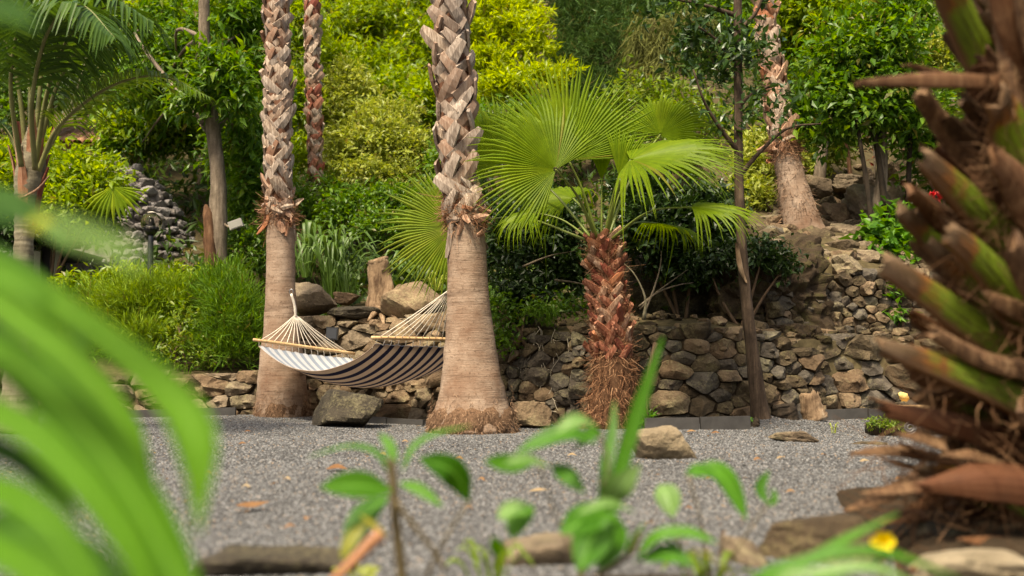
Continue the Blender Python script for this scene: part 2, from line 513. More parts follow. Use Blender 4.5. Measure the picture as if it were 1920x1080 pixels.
def tree(name, label, cat, base, trunk, blobs, leaf, bark, seed, group=None, limb_r=None, crown_name='crown', trunk_sides=10, nlimb=6):
    """trunk: list of (point, radius); leaf: dict for foliage() plus mat."""
    t = thing(name, label, cat, base, group)
    if trunk:
        P = [q[0] for q in trunk]
        n = max(6, len(P) * 5)
        v, f = tube(spline(P, n), np.interp(np.linspace(0, 1, n), np.linspace(0, 1, len(P)), [q[1] for q in trunk]), trunk_sides, wob=.12, seed=seed)
        mesh('trunk', v, f, bark, t, base)
        rr = random.Random(seed)
        ends = [Vector(b[:3]) + Vector((rr.uniform(-.5, .5) * b[3], rr.uniform(-.4, .4) * b[4], rr.uniform(-.3, .4) * b[5])) for b in (blobs * 3)[:nlimb]]
        st = spline(P, 20)
        for i, e in enumerate(ends):
            k = 10 + (i * 3) % 9
            limbs(t, bark, st[k], [e], (limb_r or trunk[-1][1] * .55), seed + i)
    lf = dict(leaf); m = lf.pop('mat')
    v, f = foliage(blobs, seed=seed, **lf)
    o = mesh(crown_name, v, f, m, t, smooth=False)
    return t

# ---- dry stone walls -------------------------------------------------
def clip_poly(poly, n, c):
    """keep the part of poly where dot(n, p) <= c"""
    out = []
    for i in range(len(poly)):
        a, b = poly[i], poly[(i + 1) % len(poly)]
        da, db = n[0] * a[0] + n[1] * a[1] - c, n[0] * b[0] + n[1] * b[1] - c
        if da <= 0: out.append(a)
        if (da < 0 < db) or (db < 0 < da):
            t = da / (da - db)
            out.append((a[0] + (b[0] - a[0]) * t, a[1] + (b[1] - a[1]) * t))
    return out

def area_cent(p):
    A = cx = cy = 0.0
    for i in range(len(p)):
        x0, y0 = p[i]; x1, y1 = p[(i + 1) % len(p)]
        k = x0 * y1 - x1 * y0
        A += k; cx += (x0 + x1) * k; cy += (y0 + y1) * k
    A *= .5
    return (abs(A), cx / (6 * A), cy / (6 * A)) if abs(A) > 1e-9 else (0, p[0][0], p[0][1])

def power_cells(seeds, outline):
    S = np.array(seeds)
    cells = []
    for i, (x, y, r) in enumerate(seeds):
        d2 = (S[:, 0] - x) ** 2 + (S[:, 1] - y) ** 2
        poly = list(outline)
        for j in np.argsort(d2)[1:26]:
            nx, ny = S[j, 0] - x, S[j, 1] - y
            c = (S[j, 0] ** 2 + S[j, 1] ** 2 - S[j, 2] ** 2 - x * x - y * y + r * r) * .5
            poly = clip_poly(poly, (nx, ny), c)
            if len(poly) < 3: break
        cells.append(poly if len(poly) >= 3 else None)
    return cells

def stone_wall(name, label, line, top, zbase, rmin, rmax, seed, mat, aspect=1.35, batter=.15, group=None, gap=.007, core=True, bulge=.5, big_low=True, tries=2600, cat='wall', core_mat=None):
    """line: [(x, y)...] along the wall's foot, face towards the camera; top(u) its height above zbase."""
    rng = random.Random(seed)
    L2 = [0.0]
    for a, b in zip(line, line[1:]): L2.append(L2[-1] + math.hypot(b[0] - a[0], b[1] - a[1]))
    Ltot = L2[-1]
    def base(u):
        u = min(max(u, 0), Ltot)
        for i in range(len(line) - 1):
            if u <= L2[i + 1] + 1e-9:
                t = (u - L2[i]) / (L2[i + 1] - L2[i])
                return (line[i][0] + (line[i + 1][0] - line[i][0]) * t, line[i][1] + (line[i + 1][1] - line[i][1]) * t)
    def normal(u):
        a, b = base(u - .25), base(u + .25)
        dx, dy = b[0] - a[0], b[1] - a[1]
        l = math.hypot(dx, dy)
        return (dy / l, -dx / l)
    def pos(u, v, d):
        x, y = base(u); nx, ny = normal(u)
        k = d - batter * v
        return (x + nx * k, y + ny * k, zbase + v)
    root = thing(name, label, cat, (*base(Ltot / 2), zbase), group)
    Hm = max(top(Ltot * i / 40) for i in range(41))
    seeds = []
    for _ in range(tries):
        u = rng.uniform(0, Ltot); H = top(u); v = rng.uniform(-.05, H)
        k = rng.random() ** 1.7
        if big_low: k = min(1, k * (1.25 - .6 * v / max(H, .01)))
        r = rmin + (rmax - rmin) * k
        if v > H - r * .35: continue
        ok = True
        for (a, b, q) in seeds:
            if ((a - u) / aspect) ** 2 + (b - v) ** 2 < ((q + r) * .86) ** 2: ok = False; break
        if ok: seeds.append((u, v, r))
    # in an aspect-squeezed space
    sq = [(u / aspect, v, r) for u, v, r in seeds]
    outl = []
    NT = 30
    outl = [(0, -.06), (Ltot / aspect, -.06)] + [(Ltot / aspect * (1 - i / NT), top(Ltot * (1 - i / NT))) for i in range(NT + 1)]
    # convex clipping needs a convex outline: clip against the bounding box, then cap heights
    boxp = [(0, -.06), (Ltot / aspect, -.06), (Ltot / aspect, Hm), (0, Hm)]
    for _ in range(2):
        cells = power_cells(sq, boxp)
        new = []
        for s, c in zip(sq, cells):
            if c is None: continue
            A, cx, cy = area_cent(c)
            new.append((s[0] * .5 + cx * .5, s[1] * .5 + cy * .5, s[2]))
        sq = new
    cells = power_cells(sq, boxp)
    for s, c in zip(sq, cells):
        if c is None: continue
        h = top(s[0] * aspect) + rng.uniform(-.05, .05) * rmax / .15
        c = clip_poly(c, (0, 1), h)
        if len(c) < 3: continue
        A, cx, cy = area_cent(c)
        if A < .0006: continue
        P = [(x * aspect, y) for x, y in c]
        cx *= aspect
        # round the corners a little, then resample
        Q = []
        for i in range(len(P)):
            a, b = P[i], P[(i + 1) % len(P)]
            Q += [(a[0] * .93 + b[0] * .07, a[1] * .93 + b[1] * .07), (a[0] * .07 + b[0] * .93, a[1] * .07 + b[1] * .93)]
        Q = np.array(Q); Q2 = np.vstack([Q, Q[:1]])
        sl = np.concatenate([[0], np.cumsum(np.linalg.norm(np.diff(Q2, axis=0), axis=1))])
        m = 22
        tt = np.linspace(0, sl[-1], m, endpoint=False)
        ring = np.stack([np.interp(tt, sl, Q2[:, 0]), np.interp(tt, sl, Q2[:, 1])], axis=1)
        size = math.sqrt(A * aspect)
        cen = np.array((cx, cy))
        ring = cen + (ring - cen) * (1 - gap / size * 1.5) * rng.uniform(.96, 1.0)
        D = size * bulge * rng.uniform(.7, 1.25)
        push = rng.uniform(-.02, .03)
        tx, ty = rng.uniform(-.45, .45), rng.uniform(-.5, .3)
        sd = rng.random() * 100
        v, f = [], []
        facets = [(rng.uniform(-1.5, 1.5), rng.uniform(-1.5, 1.5), rng.uniform(.72, 1.02)) for _ in range(5)]
        prof = ((1.0, -.35), (1.0, .42), (.975, .80), (.89, .98), (.60, 1.06), (.29, 1.10))
        for kk, (sc_, dp) in enumerate(prof):
            for q in ring:
                p = cen + (q - cen) * sc_
                off = (p - cen) / size
                d = D * dp + (D * (tx * off[0] + ty * off[1]) if dp > 0 else 0) + push
                if dp > 0: d = min([d] + [D * (fc + fa * off[0] + fb * off[1]) + push for fa, fb, fc in facets])
                d = max(d, D * -.2) if dp > 0 else d
                nz = noise.noise(Vector((p[0] * 7 + sd, p[1] * 7, d * 7))) * .16 * size + noise.noise(Vector((p[0] * 19, p[1] * 19 + sd, d * 15))) * .09 * size
                if dp > 0: d += nz; p = p + (p - cen) * nz * 1.2 / size
                v.append(pos(p[0], p[1], d))
        v.append(pos(cx, cy, D * 1.03 + push + noise.noise(Vector((sd, 1, 1))) * .1 * size))
        nr = len(prof)
        for kk in range(nr - 1):
            for i in range(m):
                j = (i + 1) % m
                f.append((kk * m + i, kk * m + j, (kk + 1) * m + j, (kk + 1) * m + i))
        for i in range(m):
            f.append(((nr - 1) * m + i, (nr - 1) * m + (i + 1) % m, nr * m))
        mm = mat if not isinstance(mat, (list, tuple)) else rng.choice(mat)
        mesh('stone', v, f, mm, root)
    if core:
        v, f = [], []
        n = 40
        for i in range(n + 1):
            u = Ltot * i / n; h = top(u) - .05
            for (vv, dd) in ((-.1, -.01), (h * .5, -.012), (h, -.03), (h - .02, -.3), (-.1, -.34)):
                v.append(pos(u, vv, dd))
        for i in range(n):
            a = i * 5
            for k in range(4):
                f.append((a + k, a + 5 + k, a + 6 + k, a + k + 1))
        mesh('wall_core', v, f, core_mat or M['soil'], root)
    return root

# ---- palms -----------------------------------------------------------
def boot_mesh(name, mat, w, h, out, r, lean, seed):
    """A cut leaf base seen from outside: a broad flat strap that lies slantwise on the trunk, wraps round it and ends in a blunt cut
    that stands off. Local axes: x around the trunk, y outwards, z up; origin at its foot."""
    rng = random.Random(seed)
    pts = []
    for t in (0, .35, .7, 1.0):
        x = lean * (t - .45)
        pts.append((x, .012 + out * t ** 1.6 - x * x / (2 * r), h * t))
    v, f = strip(pts, [w * 1.15, w * 1.08, w * .95, w * rng.uniform(.50, .76)], (0, 1, 0), fold=-.10, n=7, thick=.022)
    v = np.asarray(v)
    v[-3:] += np.array([[rng.uniform(-.01, .01), 0, rng.uniform(-.022, .022)] for _ in range(3)])
    return raw_mesh(name, v, f, mat, smooth=False)

def put(name, me, parent, mat4, label=None):
    o = bpy.data.objects.new(name, me)
    COL.objects.link(o)
    if parent is not None:
        o.parent = parent
        o.matrix_local = Matrix.Translation(-WL[parent.name]) @ mat4
    else:
        o.matrix_world = mat4
    if label: o['label'] = label
    return o

def frame_on(axis_pt, tangent, ang, r):
    """Matrix for a piece on a trunk: x around, y outwards, z along the trunk."""
    z = Vector(tangent).normalized()
    x0 = Vector((1, 0, 0)); x0 = (x0 - z * x0.dot(z)).normalized(); y0 = z.cross(x0)
    y = x0 * math.cos(ang) + y0 * math.sin(ang)
    x = y.cross(z)
    m = Matrix.Identity(4)
    m.col[0][:3], m.col[1][:3], m.col[2][:3] = x, y, z
    m.translation = Vector(axis_pt) + y * r
    return m

def fibres(name, parent, pts, dirs, L, w, mat, seed, curl=.5):
    """Many thin curved threads joined in one mesh of kind stuff."""
    rng = np.random.default_rng(seed)
    n = len(pts)
    d = unit(dirs + rng.normal(size=(n, 3)) * curl * .6)
    b = rng.normal(size=(n, 3)) * curl * .5
    s = unit(np.cross(d, rng.normal(size=(n, 3)))) * w
    Ls = (L * rng.uniform(.5, 1.3, n))[:, None]
    v = np.empty((n, 6, 3))
    for k, t in enumerate((0, .5, 1.0)):
        c = pts + d * Ls * t + b * Ls * t * t
        v[:, 2 * k] = c - s * (1 - .6 * t); v[:, 2 * k + 1] = c + s * (1 - .6 * t)
    i = (np.arange(n) * 6)[:, None]
    f = np.concatenate([i + np.array([[0, 1, 3, 2]]), i + np.array([[2, 3, 5, 4]])], axis=1).reshape(-1, 4)
    o = mesh(name, v.reshape(-1, 3), f, mat, parent, smooth=False)
    o['kind'] = 'stuff'
    return o

def boot_palm(name, label, spine, boots, mat_bark, boot_mats, seed, per_row=6, row=.14, bw=.13, bh=.2, out=.06, group=None, skirt=True, collar=0, collar_t=None):
    """spine: [(point, radius)...] from the ground up; boots=(t0, t1) the part of the trunk that keeps its cut leaf bases."""
    base = spine[0][0]
    root = thing(name, label, 'palm tree', base, group)
    P = [q[0] for q in spine]
    n = 64
    S = spline(P, n)
    rr = np.interp(np.linspace(0, 1, n), np.linspace(0, 1, len(P)), [q[1] for q in spine])
    v, f = tube(S, rr, 20, wob=.07, seed=seed, freq=2.2)
    mesh('trunk', v, f, mat_bark, root, base)
    T = unit(np.gradient(S, axis=0))
    seg = np.linalg.norm(np.diff(S, axis=0), axis=1); cum = np.concatenate([[0], np.cumsum(seg)])
    rng = random.Random(seed)
    if boots[0] > .01:
        cc_ = np.concatenate([[0], np.cumsum(np.linalg.norm(np.diff(S, axis=0), axis=1))])
        k0 = int(np.searchsorted(cc_, cc_[-1] * (boots[0] + .012)))
        cv, cf = tube(S[k0:], rr[k0:] * 1.03 + .006, 20, wob=.06, seed=seed + 9, freq=5)
        mesh('fibre_sleeve', cv, cf, M['sleeve'], root)
    rng = random.Random(seed)
    rmid = float(np.interp(.7, np.linspace(0, 1, n), rr))
    variants = {sg: [boot_mesh('leaf_base', m, bw * (.9 + .1 * q), bh * (.85 + .15 * q), out * q, rmid, sg * bh * .84, seed * 7 + i) for i, (m, q) in enumerate([(m, k) for m in boot_mats for k in (.55, .9, 1.0, 1.7)])] for sg in (-1, 1)}
    s = cum[-1] * boots[0]; k = 0
    def at(s):
        return (np.array([np.interp(s, cum, S[:, q]) for q in range(3)]), np.array([np.interp(s, cum, T[:, q]) for q in range(3)]), float(np.interp(s, cum, rr)))
    while s < cum[-1] * boots[1]:
        p, t, r = at(s)
        for j in range(per_row):
            a = (j + .5 * (k % 2) + k * .07 + rng.uniform(-.07, .07)) * 2 * math.pi / per_row
            m = frame_on(p, t, a, r * 1.0)
            if m.translation.y > p[1] + r * .6: continue          # the side no picture from here could show
            sc = rng.uniform(.9, 1.12)
            m = m @ Matrix.Rotation(rng.uniform(-.10, .10), 4, 'Y') @ Matrix.Rotation(rng.uniform(-.12, .10), 4, 'X') @ Matrix.Diagonal((sc, 1, rng.uniform(.9, 1.15), 1))
            sg = 1 if k % 2 else -1
            if rng.random() < .12: sg = -sg
            put('leaf_base', rng.choice(variants[sg]), root, m)
        s += row * rng.uniform(.94, 1.06); k += 1
    if collar:
        for i in range(collar):
            p, t, r = at(cum[-1] * collar_t + rng.uniform(-.17, .12))
            a = rng.uniform(0, 2 * math.pi)
            m = frame_on(p, t, a, r * .9)
            tilt = rng.choice((-1, 1)) * rng.uniform(.0, .9)
            sgn = rng.choice((-1, 1)); span = rng.uniform(.6, 1.7); flare = rng.choice((.0, .01, .02, .05, .11)) * (1 + r * 3)
            if rng.random() < .3: span *= .3; tilt = -rng.uniform(.9, 1.7); flare *= .5
            Lz = rng.uniform(.10, .17)
            pts = []
            for t in (0, .35, .7, 1.0):
                q = frame_on(p, (0, 0, 1), a + sgn * span * t, r * 1.02 + .012 + .012 * rng.random() + flare * t * t).translation
                pts.append(q + Vector((0, 0, tilt * Lz * t)))
            v, f = strip(pts, [.05, rng.uniform(.05, .085), rng.uniform(.04, .07), rng.uniform(.012, .03)], m.col[1][:3], fold=-.2, n=8, thick=.010)
            mesh('torn_leaf_base', v, f, M['boot_dead'] if rng.random() < .6 else boot_mats[0], root, smooth=False)
    if collar:
        r2 = np.random.default_rng(seed + 5); m_ = 1100
        sp_c = [at(cum[-1] * collar_t + q) for q in r2.normal(size=m_) * .09 - .02]
        an = r2.uniform(0, 2 * math.pi, m_)
        pts = np.array([q[0] + np.array((math.cos(w), math.sin(w), 0)) * q[2] * 1.05 for q, w in zip(sp_c, an)])
        d = np.stack([np.cos(an) * .7, np.sin(an) * .7, np.full(m_, -.5)], axis=1)
        fibres('collar_fibres', root, pts, d, .075, .0032, M['fibre'], seed, curl=.9)
    if skirt:
        r2 = np.random.default_rng(seed)
        m_ = 1700
        a = r2.uniform(0, 2 * math.pi, m_); h = r2.random(m_) ** 2.0 * .26 * (1 + .45 * np.sin(a * 4 + 1) * np.sin(a * 7))
        rad = spine[0][1] * (1.05 - .35 * h)
        c = np.array(tuple(base))
        pts = np.stack([c[0] + np.cos(a) * rad, c[1] + np.sin(a) * rad, c[2] + h], axis=1)
        d = np.stack([np.cos(a) * .5, np.sin(a) * .5, np.full(m_, -.75)], axis=1)
        fibres('root_fibres', root, pts, d, .030, .0028, M['fibre_tan'], seed)
        v, f = tube([c + np.array((0, 0, z)) for z in (-.05, .06, .15, .24)], [spine[0][1] * .98, spine[0][1] * 1.0, spine[0][1] * .95, spine[0][1] * .70], 30, wob=.16, seed=seed + 3, freq=6)
        mesh('root_mat', v, f, M['rootmat'], root)
    return root, at, cum[-1]

def fan_blade(hub, axis, nrm, radius, spread, segs, seed, droop=.25, cup=.25, tip_droop=.35, tear=None):
    """A palmate leaf: pleated segments joined for half their length, then free with drooping tips."""
    rng = random.Random(seed)
    hub = np.array(tuple(hub)); ax = unit(np.array(tuple(axis))); nn = np.array(tuple(nrm)); nn = unit(nn - ax * np.dot(nn, ax)); sx = np.cross(ax, nn)
    mb = MB()
    half = spread / 2
    dth = spread / segs
    ks = (0.03, .2, .4, .55, .7, .85, 1.0)
    for i in range(segs):
        th = -half + (i + .5) * dth
        Ls = radius * (.80 + .20 * math.cos(th * .8)) * rng.uniform(.94, 1.04)
        td = tip_droop * rng.uniform(.3, 1.7)
        if rng.random() < .06: td *= 2.6
        dir_ = ax * math.cos(th) + sx * math.sin(th)
        lat = -ax * math.sin(th) + sx * math.cos(th)
        lat_j = rng.uniform(-.03, .03)
        v = []
        for q in ks:
            s = q * Ls
            wid = 2 * s * math.tan(dth / 2) if q <= .55 else 2 * .55 * Ls * math.tan(dth / 2) * (1 - (q - .55) / .45) ** .8
            dz = cup * s * (1 - q) * .6 - droop * radius * q * q * .4
            if q > .5: dz -= td * radius * (q - .5) ** 2
            c = hub + dir_ * s * (1 - (.25 * td * max(0, q - .5))) + nn * dz + lat * lat_j * s * max(0, q - .5) * 2
            if q > .5 and abs(nn[2]) < .9: c = c + np.array((0, 0, -1.0)) * td * radius * (q - .5) ** 2 * .8
            v += [c - lat * wid * .5 - nn * wid * .20, c + nn * wid * .20, c + lat * wid * .5 - nn * wid * .20]
        f = []
        for k in range(len(ks) - 1):
            a = k * 3
            f += [(a, a + 1, a + 4, a + 3), (a + 1, a + 2, a + 5, a + 4)]
        mb.add(v, f)
    return mb

def feather_frond(parent, path, leaf_len, n, seed, mat, width=.022, droop=.6, r0=.02, name='frond', start=.18, ref=None):
    """A pinnate frond: a rachis with leaflets down both sides."""
    rng = np.random.default_rng(seed)
    P = spline(path, 60); T = unit(np.gradient(P, axis=0))
    mb = MB()
    for i in range(n):
        t = start + (1 - start) * (i + .5) / n
        k = t * 59; a = int(k); p = P[a] + (P[min(a + 1, 59)] - P[a]) * (k - a); tn = T[a]
        up = np.array((0, 0, 1.0)) if ref is None else np.asarray(ref, float)
        s = unit(np.cross(tn, up)); nn = np.cross(s, tn)
        L = leaf_len * (math.sin(math.pi * min(1, .18 + t * .80)) ** .6) * rng.uniform(.9, 1.1)
        for sg in (-1, 1):
            d = s * sg * .85 + tn * (.45 + .35 * t) + nn * .25 + rng.normal(size=3) * .06
            d = unit(d)
            pts = [p, p + d * L * .5 + np.array((0, 0, -1)) * L * droop * .12, p + d * L * .92 + np.array((0, 0, -1)) * L * droop * rng.uniform(.4, .75)]
            v, f = strip(pts, [width * .5, width, width * .7, width * .08], nn, fold=.12, n=5)
            mb.add(v, f)
    o = mb.build(name, mat, parent, P[0], smooth=False)
    v, f = tube(P, [r0, r0 * .7, r0 * .4, r0 * .12], 6)
    mesh('rachis', v, f, M['rachis'], o, P[0])
    return o
# ------------------------------------------------------------------ the ground and the hillside
YW_X = [-40, -8, -4.5, -3.2, -2.4, -1.6, -1.0, -.6, -.2, .2, .9, 1.6, 2.2, 3.0, 4.6, 40]
YW_Y = [13.5, 11.2, 10.5, 10.35, 10.6, 10.5, 10.12, 9.72, 9.3, 8.95, 8.6, 8.55, 8.7, 9.0, 9.3, 13.5]
def yw(x): return np.interp(x, YW_X, YW_Y)
T_X = [-40, -2.5, -2.15, -.9, -.5, 1.9, 2.4, 40]
T_Z = [.38, .38, .92, .92, .80, .80, .72, .72]
def sstep(a, b, x):
    t = np.clip((np.asarray(x, float) - a) / (b - a), 0, 1)
    return t * t * (3 - 2 * t)
def terrain(x, y):
    s = y - yw(x)
    z = np.interp(x, T_X, T_Z) + .20 * np.clip(s, 0, 4) + .62 * np.maximum(s - 4, 0)
    Rr = sstep(2.35, 2.75, x)
    z = z + Rr * (.62 * (s > .93) + .22 * np.clip(s - .95, 0, 5))
    Lf = sstep(-2.6, -4.5, x)
    z = z + Lf * .10 * np.clip(s, 0, 6)
    return z
def gravel_z(x, y):
    b = .012 * np.sin(x * 2.1 + y * .7) + .010 * np.sin(y * 2.9 - x * 1.3) + .006 * np.sin(x * 6.1 + 1) * np.sin(y * 5.3)
    b = b + .10 * np.exp(-((x - 2.05) ** 2 / .18 + (y - 8.35) ** 2 / .14)) + .05 * np.exp(-((x - 2.9) ** 2 / .5 + (y - 8.6) ** 2 / .12))
    return b
def gz(x, y): return float(gravel_z(x, y))
def tz(x, y): return float(terrain(x, y))

def grid_mesh(name, X, Y, Z, mat):
    ny, nx = X.shape
    v = np.stack([X, Y, Z], axis=-1).reshape(-1, 3)
    i = np.arange(ny * nx).reshape(ny, nx)
    f = np.stack([i[:-1, :-1], i[:-1, 1:], i[1:, 1:], i[1:, :-1]], axis=-1).reshape(-1, 4)
    return mesh(name, v, f, mat, None, (0, 0, 0))

def gravel_material():
    k = N('grey_gravel'); v = k.coord((1, 1, 1))
    vo = k.n('TexVoronoi', feature='F1'); vo.inputs['Scale'].default_value = 95; k.l(v, vo.inputs['Vector'])
    sx = k.n('SeparateColor'); k.l(vo.outputs['Color'], sx.inputs[0])
    col = k.ramp(sx.outputs[0], [(0, (.04, .039, .039)), (.45, (.105, .103, .101)), (.8, (.16, .157, .155)), (1, (.24, .23, .22))])
    big = k.noise(v, 1.6, 4)
    col = k.mix(.5, col, k.ramp(big, [(.3, (.065, .06, .057)), (.7, (.165, .158, .152))]))
    return k.done(col, .95, k.bump(vo.outputs['Distance'], 1.0, .02), .15)
M['gravel'] = gravel_material()

xs = np.linspace(-14, 14, 225); ys = np.linspace(-14, 11.0, 201)
X, Y = np.meshgrid(xs, ys)
Z = gravel_z(X, Y)
g = grid_mesh('gravel_ground', X, Y, Z, M['gravel']); tag(g, kind='structure')

sr = np.concatenate([[.10, .14, .30, .6, .90, .93, .96, 1.2], np.linspace(1.6, 8, 17), np.linspace(9, 46, 26)])
xs = np.concatenate([np.linspace(-40, -8, 18)[:-1], np.linspace(-8, 8, 97), np.linspace(8, 40, 18)[1:]])
S_, X = np.meshgrid(sr, xs, indexing='ij')
Y = S_ + yw(X)
Z = terrain(X, Y) + .05 * np.sin(X * 3.1) * np.sin(Y * 2.7) * (S_ > .3) + .35 * np.sin(X * .5 + 1) * np.sin(Y * .4) * np.clip((S_ - 5) / 6, 0, 1)
Z[0] = -.35
h = grid_mesh('hillside', X, Y, Z, M['hill']); tag(h, kind='structure')

# loose grit: real pebbles over the part of the yard in view (stuff)
def pebble_material():
    k = N('grey_grit'); oi = k.n('ObjectInfo').outputs['Random']
    col = k.ramp(oi, [(0, (.036, .036, .036)), (.35, (.080, .080, .081)), (.7, (.128, .129, .130)), (.95, (.22, .22, .218)), (1, (.24, .17, .11))])
    return k.done(col, .9, None, .2)
M['grit'] = pebble_material()
def scatter_grit(name, outline, density, size, seed):
    """A thin carrier sheet whose geometry nodes set pebbles on it."""
    n = len(outline)
    me = bpy.data.meshes.new(name)
    # subdivided carrier that follows the yard's bumps
    xs = [p[0] for p in outline]; ys = [p[1] for p in outline]
    gx = np.linspace(0, 1, 41); gy = np.linspace(0, 1, 41)
    (x0, y0), (x1, y1), (x2, y2), (x3, y3) = outline            # near left, near right, far right, far left
    U, Vv = np.meshgrid(gx, gy)
    X = (x0 * (1 - U) + x1 * U) * (1 - Vv) + (x3 * (1 - U) + x2 * U) * Vv
    Y = (y0 * (1 - U) + y1 * U) * (1 - Vv) + (y3 * (1 - U) + y2 * U) * Vv
    o = grid_mesh(name, X, Y, gravel_z(X, Y) + .004, M['gravel'])
    ng = bpy.data.node_groups.new(name, 'GeometryNodeTree')
    ng.interface.new_socket('Geometry', in_out='INPUT', socket_type='NodeSocketGeometry')
    ng.interface.new_socket('Geometry', in_out='OUTPUT', socket_type='NodeSocketGeometry')
    A = lambda t: ng.nodes.new(t)
    gi, go = A('NodeGroupInput'), A('NodeGroupOutput')
    dp = A('GeometryNodeDistributePointsOnFaces'); dp.inputs['Density'].default_value = density; dp.inputs['Seed'].default_value = seed
    ip = A('GeometryNodeInstanceOnPoints'); ic = A('GeometryNodeMeshIcoSphere'); ic.inputs['Radius'].default_value = size; ic.inputs['Subdivisions'].default_value = 1
    sm = A('GeometryNodeSetMaterial'); sm.inputs['Material'].default_value = M['grit']
    rs = A('FunctionNodeRandomValue'); rs.data_type = 'FLOAT_VECTOR'; rs.inputs[0].default_value = (.45, .45, .3); rs.inputs[1].default_value = (1.35, 1.1, .9)
    rr = A('FunctionNodeRandomValue'); rr.data_type = 'FLOAT_VECTOR'; rr.inputs[0].default_value = (-.7, -.7, 0); rr.inputs[1].default_value = (.7, .7, 6.28); rr.inputs['Seed'].default_value = 5
    L = ng.links.new
    L(gi.outputs[0], dp.inputs['Mesh']); L(dp.outputs['Points'], ip.inputs['Points'])
    L(ic.outputs['Mesh'], sm.inputs['Geometry']); L(sm.outputs[0], ip.inputs['Instance'])
    L(rs.outputs[0], ip.inputs['Scale']); L(rr.outputs[0], ip.inputs['Rotation'])
    jn = A('GeometryNodeJoinGeometry'); L(ip.outputs[0], jn.inputs[0]); L(gi.outputs[0], jn.inputs[0]); L(jn.outputs[0], go.inputs[0])
    md = o.modifiers.new('grit', 'NODES'); md.node_group = ng
    tag(o, kind='stuff')
    return o
scatter_grit('gravel', [(-1.6, 2.2), (1.6, 2.2), (2.9, 5.0), (-2.9, 5.0)], 9500, .0060, 1)
scatter_grit('gravel', [(-2.9, 5.0), (2.9, 5.0), (4.8, 9.2), (-6.2, 10.6)], 4200, .0080, 2)

# ------------------------------------------------------------------ slate edging
M['slate'] = plain_mat('edging_slate', (.05, .047, .044), .8, .35, 9, .3)
def edging(label, runs, h=.11):
    root = thing('slate_edging', label, 'garden edging', (*runs[0], 0), 'slate edging round the gravel yard')
    rng = random.Random(len(runs) * 7 + int(runs[0][0] * 10))
    for a, b in zip(runs, runs[1:]):
        a, b = Vector((*a, 0)), Vector((*b, 0))
        d = (b - a); n = max(1, round(d.length / .55))
        for i in range(n):
            p, q = a + d * (i / n), a + d * ((i + 1) / n - .012 / d.length)
            s = d.normalized().cross(Vector((0, 0, 1))) * .015
            z0, z1 = gz(p.x, p.y) - .06, gz(p.x, p.y) + h + rng.uniform(-.008, .008)
            z2 = gz(q.x, q.y) + h + rng.uniform(-.008, .008)
            v = [p + s, q + s, q - s, p - s]
            vv = [(*x.xy, z0) for x in v] + [(*v[0].xy, z1), (*v[1].xy, z2), (*v[2].xy, z2), (*v[3].xy, z1)]
            mesh('slab', vv, [(0, 3, 2, 1), (4, 5, 6, 7), (0, 1, 5, 4), (1, 2, 6, 5), (2, 3, 7, 6), (3, 0, 4, 7)], M['slate'], root, smooth=False)
edging('low slate edging in front of the flat stacked wall beside the thinner hammock palm', [(-5.6, 10.35), (-4.0, 10.15), (-2.75, 10.02)], .08)
edging('short run of slate edging between the dark split boulder and the thick hammock palm', [(-1.45, 9.15), (-.75, 8.62)], .06)
edging('dark slate edging running from the shaggy fan palm to the slim bare tree', [(1.02, 7.72), (1.45, 7.72), (1.86, 7.80)], .105)
edging('dark slate edging beside the log stumps under the mossy wall', [(2.45, 8.72), (3.1, 8.72), (4.0, 8.95)], .10)

# ------------------------------------------------------------------ dry stone walls
M['greystone'] = stone_mat('grey_brown_stone', (.034, .028, .022), (.095, .080, .062), (.175, .152, .12), lich=.35)
WS = [M['wallstone'], M['wallstone'], M['greystone'], M['lightstone'], M['greystone']]  # dark mix; the trees' shade on these walls is put into the stone colours
def lerp_top(pts):
    us = [p[0] for p in pts]; hs = [p[1] for p in pts]
    return lambda u: float(np.interp(u, us, hs))
stone_wall('stone_wall', 'low wall of flat stacked stones beside the base of the thinner hammock palm',
           [(-5.8, 10.75), (-4.2, 10.40), (-2.2, 10.30)], lambda u: .44 + .04 * math.sin(u * 7), 0, .05, .14, 11, [M['lightstone'], M['boulder'], M['wallstone']], aspect=2.2, batter=.2)
stone_wall('stone_wall', 'rubble wall with roots and netting under the striped hammock',
           [(-2.45, 10.42), (-1.6, 10.28), (-1.0, 9.90), (-.6, 9.52), (-.25, 9.15)], lambda u: 1.02 + .04 * math.sin(u * 5), 0, .05, .14, 12, [M['lightstone'], M['lightstone'], M['boulder']], aspect=1.7, batter=.30)
stone_wall('stone_wall', 'netted rubble wall in the shade between the thick hammock palm and the shaggy fan palm',
           [(-.42, 9.25), (.1, 8.84), (.55, 8.64)], lambda u: .86 + .04 * math.sin(u * 6), 0, .040, .105, 13, WS, aspect=1.45, batter=.2, gap=.006, bulge=.45)
stone_wall('stone_wall', 'mossy dark dry stone wall behind the slim bare tree',
           [(.5, 8.66), (1.0, 8.52), (1.7, 8.49), (2.25, 8.66), (2.8, 8.9)], lerp_top([(0, .90), (1.2, .90), (1.6, .86), (2.0, .76), (2.5, .68)]), 0, .042, .135, 14, WS, aspect=1.6, batter=.12, gap=.006, bulge=.46)
stone_wall('stone_wall', 'mossy boulder wall beside the log stumps, below the rubble retaining wall',
           [(2.62, 8.92), (3.2, 9.08), (4.4, 9.25), (5.6, 9.5)], lerp_top([(0, .62), (.4, .80), (1.0, .78), (3, .82)]), 0, .05, .15, 15, WS, aspect=1.8, batter=.2, gap=.006, bulge=.45)
